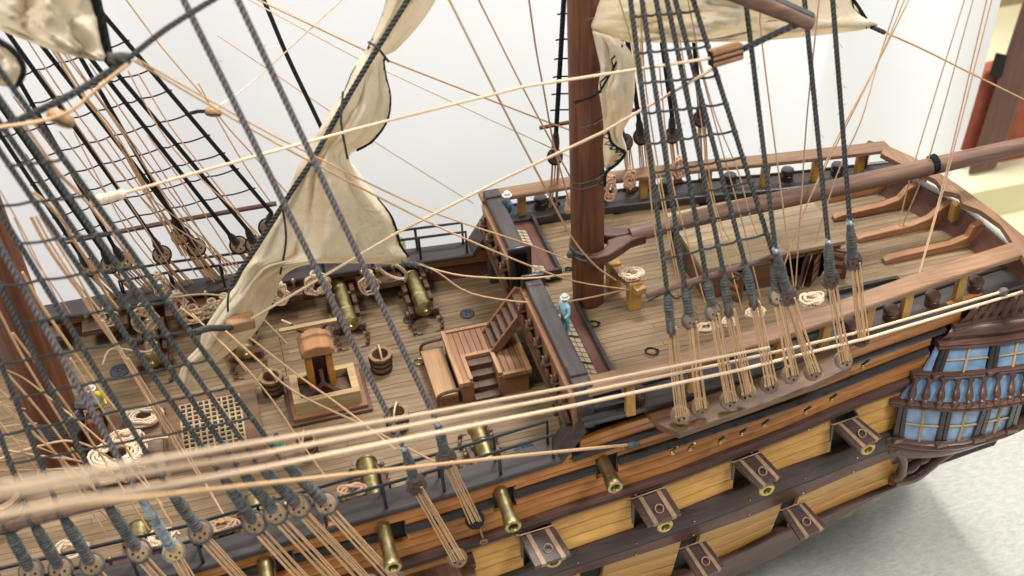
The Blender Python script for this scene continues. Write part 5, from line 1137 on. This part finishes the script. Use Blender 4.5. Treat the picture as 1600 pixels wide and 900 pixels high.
for i, (p, mt, r_) in enumerate((([(30, 195, -.7), (87, 267, -.65), (127, 307, -.6), (163, 348, -.55), (208, 412, -.5)], 'pink', .012), ([(40, 197, -.7), (93, 270, -.65), (123, 300, -.6), (175, 365, -.55), (212, 412, -.5)], 'pink', .012), ([(52, 300, -.5), (72, 317, -.5), (100, 348, -.4), (113, 372, -.35), (143, 418, -.2), (163, 455, 0), (182, 480, .2)], 'tan', .018),
    ([(48, 338, -.6), (72, 382, -.6), (107, 433, -.6), (125, 457, -.6), (143, 487, -.6), (183, 543, -.6), (207, 582, -.65), (233, 627, -.7), (283, 712, -.8)], 'tan', .017), ([(56, 338, -.6), (78, 378, -.6), (113, 433, -.6), (135, 462, -.6), (150, 490, -.6), (187, 545, -.6)], 'pink', .010), ([(62, 336, -.6), (84, 372, -.6), (120, 430, -.6), (140, 465, -.6), (160, 490, -.6)], 'tan', .010),
    ([(35, 425, -.6), (67, 480, -.6), (113, 547, -.6), (145, 593, -.6), (170, 627, -.65), (200, 660, -.7)], 'tan', .0145), ([(-10, 470, -.8), (33, 553, -.8), (67, 610, -.8), (107, 675, -.8), (143, 732, -.8), (155, 750, -.8)], 'tan', .0125), ([(233, 485, -.5), (260, 523, -.5), (287, 562, -.55), (327, 610, -.6), (380, 685, -.8), (397, 712, -.8)], 'tan', .011),
    ([(300, 490, -.3), (347, 537, -.4), (383, 573, -.5), (427, 627, -.6), (468, 688, -.8), (506, 741, -1.0)], 'tan', .010), ([(282, 480, -.2), (320, 510, -.3), (352, 540, -.35), (385, 580, -.4)], 'tan', .0085), ([(0, 575, -.5), (35, 590, -.4), (75, 620, -.4), (125, 660, -.4), (170, 700, -.4)], 'tan', .010), ([(0, 632, -.9), (45, 672, -.9), (85, 706, -.9), (130, 750, -.9), (190, 800, -.9)], 'tan', .010),
    ([(0, 628, -.7), (30, 655, -.7), (90, 712, -.7), (135, 770, -.7)], 'tan', .010), ([(8, 682, -.5), (50, 695, -.4), (95, 712, -.3), (140, 725, -.3)], 'tan', .008), ([(0, 735, -.3), (60, 734, -.2), (140, 730, -.1)], 'tan', .009), ([(12, 635, -.1), (40, 639, -.1)], 'tan', .009), ([(0, 667, -.1), (58, 661, -.1)], 'tan', .009), ([(0, 690, -1.0), (10, 705, -1.0), (32, 745, -1.0), (48, 768, -1.0)], 'tan', .009), ([(148, 790, -1.1), (175, 815, -1.1), (205, 845, -1.1), (240, 870, -1.1)], 'tan', .009), ([(100, 640, -.4), (160, 690, -.5), (215, 745, -.6), (255, 790, -.8)], 'tan', .009), ([(112, 700, -1.0), (150, 750, -1.0), (190, 840, -1.0)], 'tan', .008))):
    BN.append((p[len(p)//2][0]-.7*p[len(p)//2][1], R_(p, r_*.72, mt, 'one of the thicker tan ropes woven through the left foreground net', GN)))
order_labels(BN, 'the thicker tan ropes woven through the left foreground net')
for p in (((-10, 560), (60, 640), (120, 720), (170, 800)), ((-10, 600), (50, 660), (100, 730), (150, 810)), ((20, 520), (80, 600), (150, 700), (215, 800)), ((-10, 650), (40, 710), (90, 790), (120, 850)), ((110, 560), (160, 640), (215, 730), (250, 790)), ((200, 560), (250, 640), (300, 720), (345, 800)), ((160, 500), (215, 590), (270, 680), (320, 760)), ((-10, 700), (60, 712), (130, 722), (180, 726)), ((-10, 720), (50, 700), (120, 690), (175, 700))):
    e_ = Z(p[-1][0]+18, p[-1][1]+28, .22); q_ = proj(e_)
    o = R_([(x, y, -.75) for x, y in p[:-1]]+[(q_[0], q_[1], e_.y)], .0085, random.choice(('tan', 'pink')), 'x', 'fine lines fanning out at the lower left'); BX.append((p[1][0]-.7*p[1][1], o))
order_labels(BX, 'the fine lines fanning over the main mast foot at lower left')
BY = []
for i, (a, c) in enumerate((((20, 150), (150, 330)), ((110, 90), (235, 280)), ((60, 110), (200, 320)), ((140, 100), (290, 330)), ((230, 210), (340, 370)), ((165, 215), (300, 420)), ((40, 240), (150, 420)))):
    k_ = (452-.13*c[0]*.5-a[1])/(c[1]-a[1]); c = (a[0]+(c[0]-a[0])*k_, a[1]+(c[1]-a[1])*k_)
    o = R_([(a[0], a[1], .75), ((a[0]+c[0])/2+4, (a[1]+c[1])/2, .9), (c[0], c[1], 1.05)], .006, 'pink', 'x', 'faint pinkish lines in front of the far net'); BY.append((a[0]-.7*a[1], o))
order_labels(BY, 'the faint pinkish lines in front of the far net')
rope(crom([Y(x, y, yy) for x, y, yy in ((-10, 205, -1.0), (50, 178, -.95), (120, 143, -.9), (203, 92, -.85))], 3), .018, 'shroud', 'brace', 'thick dark brace rope rising right from the left border', 'rope')
rope(crom([Y(x, y, yy) for x, y, yy in ((200, 92, -.85), (260, 45, -.9), (345, -8, -.95))], 3), .014, 'shroud', 'brace', 'upper greyish part of the brace rope leaving at the top', 'rope')
rope([Y(168, 92, -.85), Y(203, 91, -.85)], .03, 'shroud', 'clew_binding', 'dark binding joining the top left sail corner and the brace', 'rope')
rope(crom([DD(x, y, 5.6) for x, y in ((200, 100), (150, 140), (112, 172), (60, 190), (-10, 200))], 3), .010, 'tan', 'rope', 'blurred tan rope under the brace close to the camera', 'rope', lob=False)

# ------------------------------------------------------------------ rope coils
def coil(P, rx, ry, turns, label, ax='flat', mat='coil', r=.009, seed=0, grp=None, tail=None):
    rn = random.Random(seed); b = MB(); pts = []
    for i in range(int(turns*14)):
        a = i*2*math.pi/14; k = (1+rn.uniform(-.10, .10))*(1-.16*((i/14)*1.7 % 3.6)+.10*math.sin(a*2+i*.07+seed))
        cx, cy = rx*k*math.cos(a), ry*k*math.sin(a)
        h = .005*(i/14)+rn.uniform(0, .010)
        if ax == 'flat': pts.append(P+V(cx, cy, .012+h))
        else: pts.append(P+V(cx+.02*rn.uniform(-1, 1), -.02-.02*rn.random()-.003*(i/14), cy-ry))
    b.tube(crom(pts, 2), r, 5)
    if tail: b.tube(crom([P+V(*t) for t in tail], 4), r, 5)
    if ax != 'flat':
        for k in range(3): b.torus(P+V(0, -.02, -ry*.2+.012*k), (0, 0, 1), rx*.35, r, 10, 5)
    return tag(b.build('rope_coil', M[mat], sharp=60), label, 'rope coil', grp)
P = lambda x, y, z=0: Z(x, y, z)
coil(P(187, 715, .12), .17, .15, 9, 'large cream rope coil beside the main mast foot', seed=1, r=.012, tail=[(.1, .05, .05), (.25, .08, .03), (.38, .06, .02)])
coil(P(175, 745, .06), .18, .09, 5, 'loose pale coil just below the large coil', seed=2, r=.010)
coil(P(195, 690, .15), .13, .07, 6, 'small upper coil above the large cream coil', seed=21, r=.010)
coil(P(228, 655, .08), .13, .10, 7, 'pale rope coil on the low hatch left of the grating', seed=3, r=.010)
coil(P(987, 433, .72), .085, .07, 7, 'neat cream rope coil on top of the bitts aft of the mizzen mast', seed=4, r=.009)
coil(P(967, 392, .72), .065, .06, 6, 'cream rope coil on the bitts under the boom jaws', seed=5, r=.009)
coil(P(1268, 474, .74), .085, .06, 8, 'cream rope hank on the near rail beside the double deadeye', seed=6, r=.009)
coil(P(1105, 518, .70), .08, .05, 7, 'cream rope hank behind the third mizzen deadeye on the rail', seed=7, r=.008)
coil(P(1180, 494, .72), .075, .05, 6, 'cream rope loops on the rail beneath the fifth deadeye', seed=8, r=.008)
coil(P(1140, 508, .71), .05, .04, 6, 'small rope loops on the rail beneath the fourth deadeye', seed=22, r=.008)
coil(P(553, 773, .22), .09, .06, 7, 'pinkish rope coil lying inside the near rail by a cannon', seed=9, r=.008, mat='pink')
for (x, y, rx, ry, n_, sd, lb) in ((492, 425, .10, .10, 6, 10, 'hanging rope loops on the far pin rail below the sail'), (575, 423, .07, .11, 3, 11, 'hanging rope coil left of the big oval loop'), (435, 440, .06, .10, 5, 12, 'rope hank on the far rail beside the sail foot'), (222, 475, .09, .12, 7, 13, 'pale hanging hank on the far rail behind the net'), (245, 425, .05, .10, 4, 14, 'pale loops hung from the far rail top behind the net'), (165, 480, .05, .07, 4, 15, 'small hank on a brass pin at the far rail, leftmost'), (300, 480, .10, .06, 6, 16, 'pinkish rope heap on the far rail left of the sail foot'), (330, 470, .08, .05, 5, 17, 'rope loops touching the sail foot on the far rail'),
                                    (952, 262+10, .04, .12, 4, 18, 'pink hank hanging on the far rail right of the mizzen mast'), (983, 262, .045, .09, 4, 19, 'pink hank hanging on the far rail under the small deadeyes'), (1060, 245, .05, .09, 5, 20, 'pink hank hanging behind the mizzen net'), (888, 300, .03, .09, 4, 23, 'pale hank partly hidden left of the mizzen mast')):
    q = Y(x, y, W(1)-.24 if x < 700 else .90); coil(q, rx, ry, n_, lb, 'hang', 'coil' if x < 700 else 'pink', .008, sd)
q = Y(610, 412, .98); b = MB().tube(crom([q+V(-.10+.21*(1-math.cos(a))/2*1.0, -.03*math.sin(a), .02-.13*(1-math.cos(a))/1.6+.09*math.sin(a)) for a in np.linspace(0, 6.28, 18)], 2), .014, 7); tag(b.build('rope_loop', M['coil']), 'big single oval rope loop hanging from the far rail near the sail clew', 'rope coil')
for i, (pp, lb) in enumerate((([(265, 465, .9), (330, 460, .9), (390, 480, .8), (470, 560, .75)], 'loose end of rope lying from the far rail to the deck'), ([(245, 545-10, .7), (230, 560-10, .6), (175, 545, .7), (160, 570, .6)], 'slack rope curl on the far deck behind the net'), ([(440, 500, .7), (465, 512, .6), (485, 540-3, .55)], 'short loose rope tail in front of the far pin rail'))):
    R_(pp[:4], .010, 'coil', lb)
coil(Z(112, 866, .20), .11, .08, 6, 'loose pale coil inside the near rail at the lower left corner', seed=31, r=.010)
coil(Z(350, 828, .21), .10, .06, 7, 'pinkish rope heap on the near pin rail behind the wrapped deadeyes', seed=32, r=.009, mat='pink')
coil(Z(255, 845, .20), .09, .07, 6, 'pale rope heap beside the pale frayed deadeye', seed=33, r=.009)
coil(Z(455, 800, .20), .08, .05, 6, 'small rope heap behind the last wrapped deadeye of the row', seed=34, r=.008)
copy_tree(bk, Z(14, 812, 0), 'larger dark wooden tub cut by the left border near the bottom').scale = (1.7, 1.7, 1.6)
for (x, y, rx, ry, n_, sd, lb) in ((275, 455, .06, .09, 5, 35, 'pale hank on the far rail between the two far cannons behind the net'), (400, 455, .07, .10, 5, 36, 'pale hank half covered by the sail foot'), (350, 462, .09, .06, 6, 37, 'tangled pinkish heap on the far rail just left of the sail')):
    coil(Y(x, y, W(1)-.26), rx, ry, n_, lb, 'hang', 'coil', .008, sd)
# bitts that carry the coils
bt = empty('bitts', Z(989, 463, .48), 'wooden bitts with a cross beam carrying rope coils aft of the mizzen', 'bitts')
a, c = Z(950, 402, .70), Z(1003, 452, .70)
for q in (lerp(a, c, .18), lerp(a, c, .78)): MB().box(q.x-.045, q.x+.045, q.y-.045, q.y+.045, .48, .72).build('post', M['post'], bt, bev=.008)
d = (c-a); nx_ = V(d.y, -d.x, 0).normalized()*.04
MB().hexa([a-nx_-V(0, 0, .05), a+nx_-V(0, 0, .05), c+nx_-V(0, 0, .05), c-nx_-V(0, 0, .05), a-nx_, a+nx_, c+nx_, c-nx_]).build('cross_beam', M['light'], bt, bev=.006)

# ------------------------------------------------------------------ painted figures
def person(P, h, coat, hat, legs, label, face=0.0, arm=1):
    g = empty('person', P, label, 'figure'); s = h/1.75
    me = bpy.data.meshes.new('body')
    J = [(0, 0, .95), (0, 0, 1.18), (0, 0, 1.42), (0, 0, 1.52), (.10, 0, .92), (.11, .02, .50), (.12, -.02, .09), (.12, -.14, .04), (-.10, 0, .92), (-.11, 0, .50), (-.12, .05, .09), (-.12, -.07, .04), (.20, 0, 1.40), (.28, -.04, 1.14), (.24, -.22, 1.02), (-.20, 0, 1.40), (-.28, -.02, 1.14), (-.26, -.12, .92), (0, -.01, 1.64)]
    Rd = [.15, .14, .16, .06, .10, .075, .055, .045, .10, .075, .055, .045, .07, .055, .04, .07, .055, .04, .10]
    Ed = [(0, 1), (1, 2), (2, 3), (3, 18), (0, 4), (4, 5), (5, 6), (6, 7), (0, 8), (8, 9), (9, 10), (10, 11), (2, 12), (12, 13), (13, 14), (2, 15), (15, 16), (16, 17)]
    me.from_pydata([(x*s, y*s, z*s) for x, y, z in J], Ed, []); o = bpy.data.objects.new('body', me); C.objects.link(o); o.parent = g
    md = o.modifiers.new('skin', 'SKIN'); me.skin_vertices.new() if not me.skin_vertices else None
    for i, r_ in enumerate(Rd): me.skin_vertices[0].data[i].radius = (r_*s, r_*s)
    me.skin_vertices[0].data[0].use_root = True; md.use_smooth_shade = True; o.modifiers.new('sub', 'SUBSURF').levels = 1; o.modifiers['sub'].render_levels = 2
    # colour by height
    m_, t, bs, L = nt('figure_paint'); tc = t.nodes.new('ShaderNodeTexCoord'); sx = t.nodes.new('ShaderNodeSeparateXYZ'); L.new(tc.outputs['Object'], sx.inputs[0]); mr = t.nodes.new('ShaderNodeMapRange'); mr.inputs[2].default_value = 1.8*s; L.new(sx.outputs[2], mr.inputs[0])
    cr = t.nodes.new('ShaderNodeValToRGB'); cr.color_ramp.interpolation = 'CONSTANT'; e = cr.color_ramp.elements; e[0].color = (.03, .03, .03, 1); e[1].position = .07; e[1].color = (*legs, 1)
    for p_, c__ in ((.51, coat), (.845, (.55, .32, .22))): q = e.new(p_); q.color = (*c__, 1)
    L.new(mr.outputs[0], cr.inputs[0]); L.new(cr.outputs[0], bs.inputs['Base Color']); bs.inputs['Roughness'].default_value = .45; me.materials.append(m_)
    g.rotation_euler[2] = face; off = Vector(g['_o'])
    g['_o'] = (0, 0, 0)
    MB().lathe([(.15*s, 1.68*s), (.17*s, 1.70*s), (.115*s, 1.72*s), (.11*s, 1.80*s), (.06*s, 1.84*s)], (0, 0, 0), n=12).build('hat', hat, g)
    MB().ell(V(0, -.11*s, 1.62*s), (.018*s, .025*s), V(0, -1, .3), 6).ell(V(.04*s, -.095*s, 1.66*s), (.012*s, .012*s), n=5).ell(V(-.04*s, -.095*s, 1.66*s), (.012*s, .012*s), n=5).build('face', M['skin'], g)
    return g
person(Z(883, 524, .54), .34, (.34, .64, .74), M['white'], (.20, .52, .66), 'tiny sailor in light blue with white cap behind the near breastwork beam', -1.2)
person(Y(795, 368, .90), .38, (.05, .14, .24), M['white'], (.05, .13, .22), 'tiny sailor in dark blue with white hat at the far end of the breastwork', -1.0)
person(Z(162, 668, 0), .38, (.75, .70, .02), M['white'], (.03, .03, .03), 'tiny figure in bright yellow coat and white hat beside the main mast', .4)
person(Z(440, 720, 0), .24, (.12, .45, .30), M['blk'], (.5, .5, .42), 'tiny figure in green coat and black hat near the chimney, behind ropes', .2)

fz = MB(); rn = random.Random(5)
for o_ in [o for o in bpy.data.objects if o.name.startswith('stay') or o.name.startswith('shroud')]:
    if o_.type != 'MESH' or len(o_.data.vertices) < 400: continue
    hs_ = MB(); mw = o_.data.vertices; off = Vector(o_['_o']) if '_o' in o_ else V(0, 0, 0)
    for k in range(26):
        v_ = mw[rn.randrange(len(mw))]; p_ = v_.co+off; d_ = Vector((rn.uniform(-1, 1), rn.uniform(-.6, .2), rn.uniform(-1, 1))).normalized()*rn.uniform(.015, .035)
        hs_.tube([p_, p_+d_*.6, p_+d_+V(0, 0, -.006)], .0012, 3, caps=False)
    q_ = hs_.build('loose_fibres', o_.data.materials[0], o_); q_['kind'] = 'stuff'
# clean helper props
for o in bpy.data.objects:
    if '_o' in o: del o['_o']
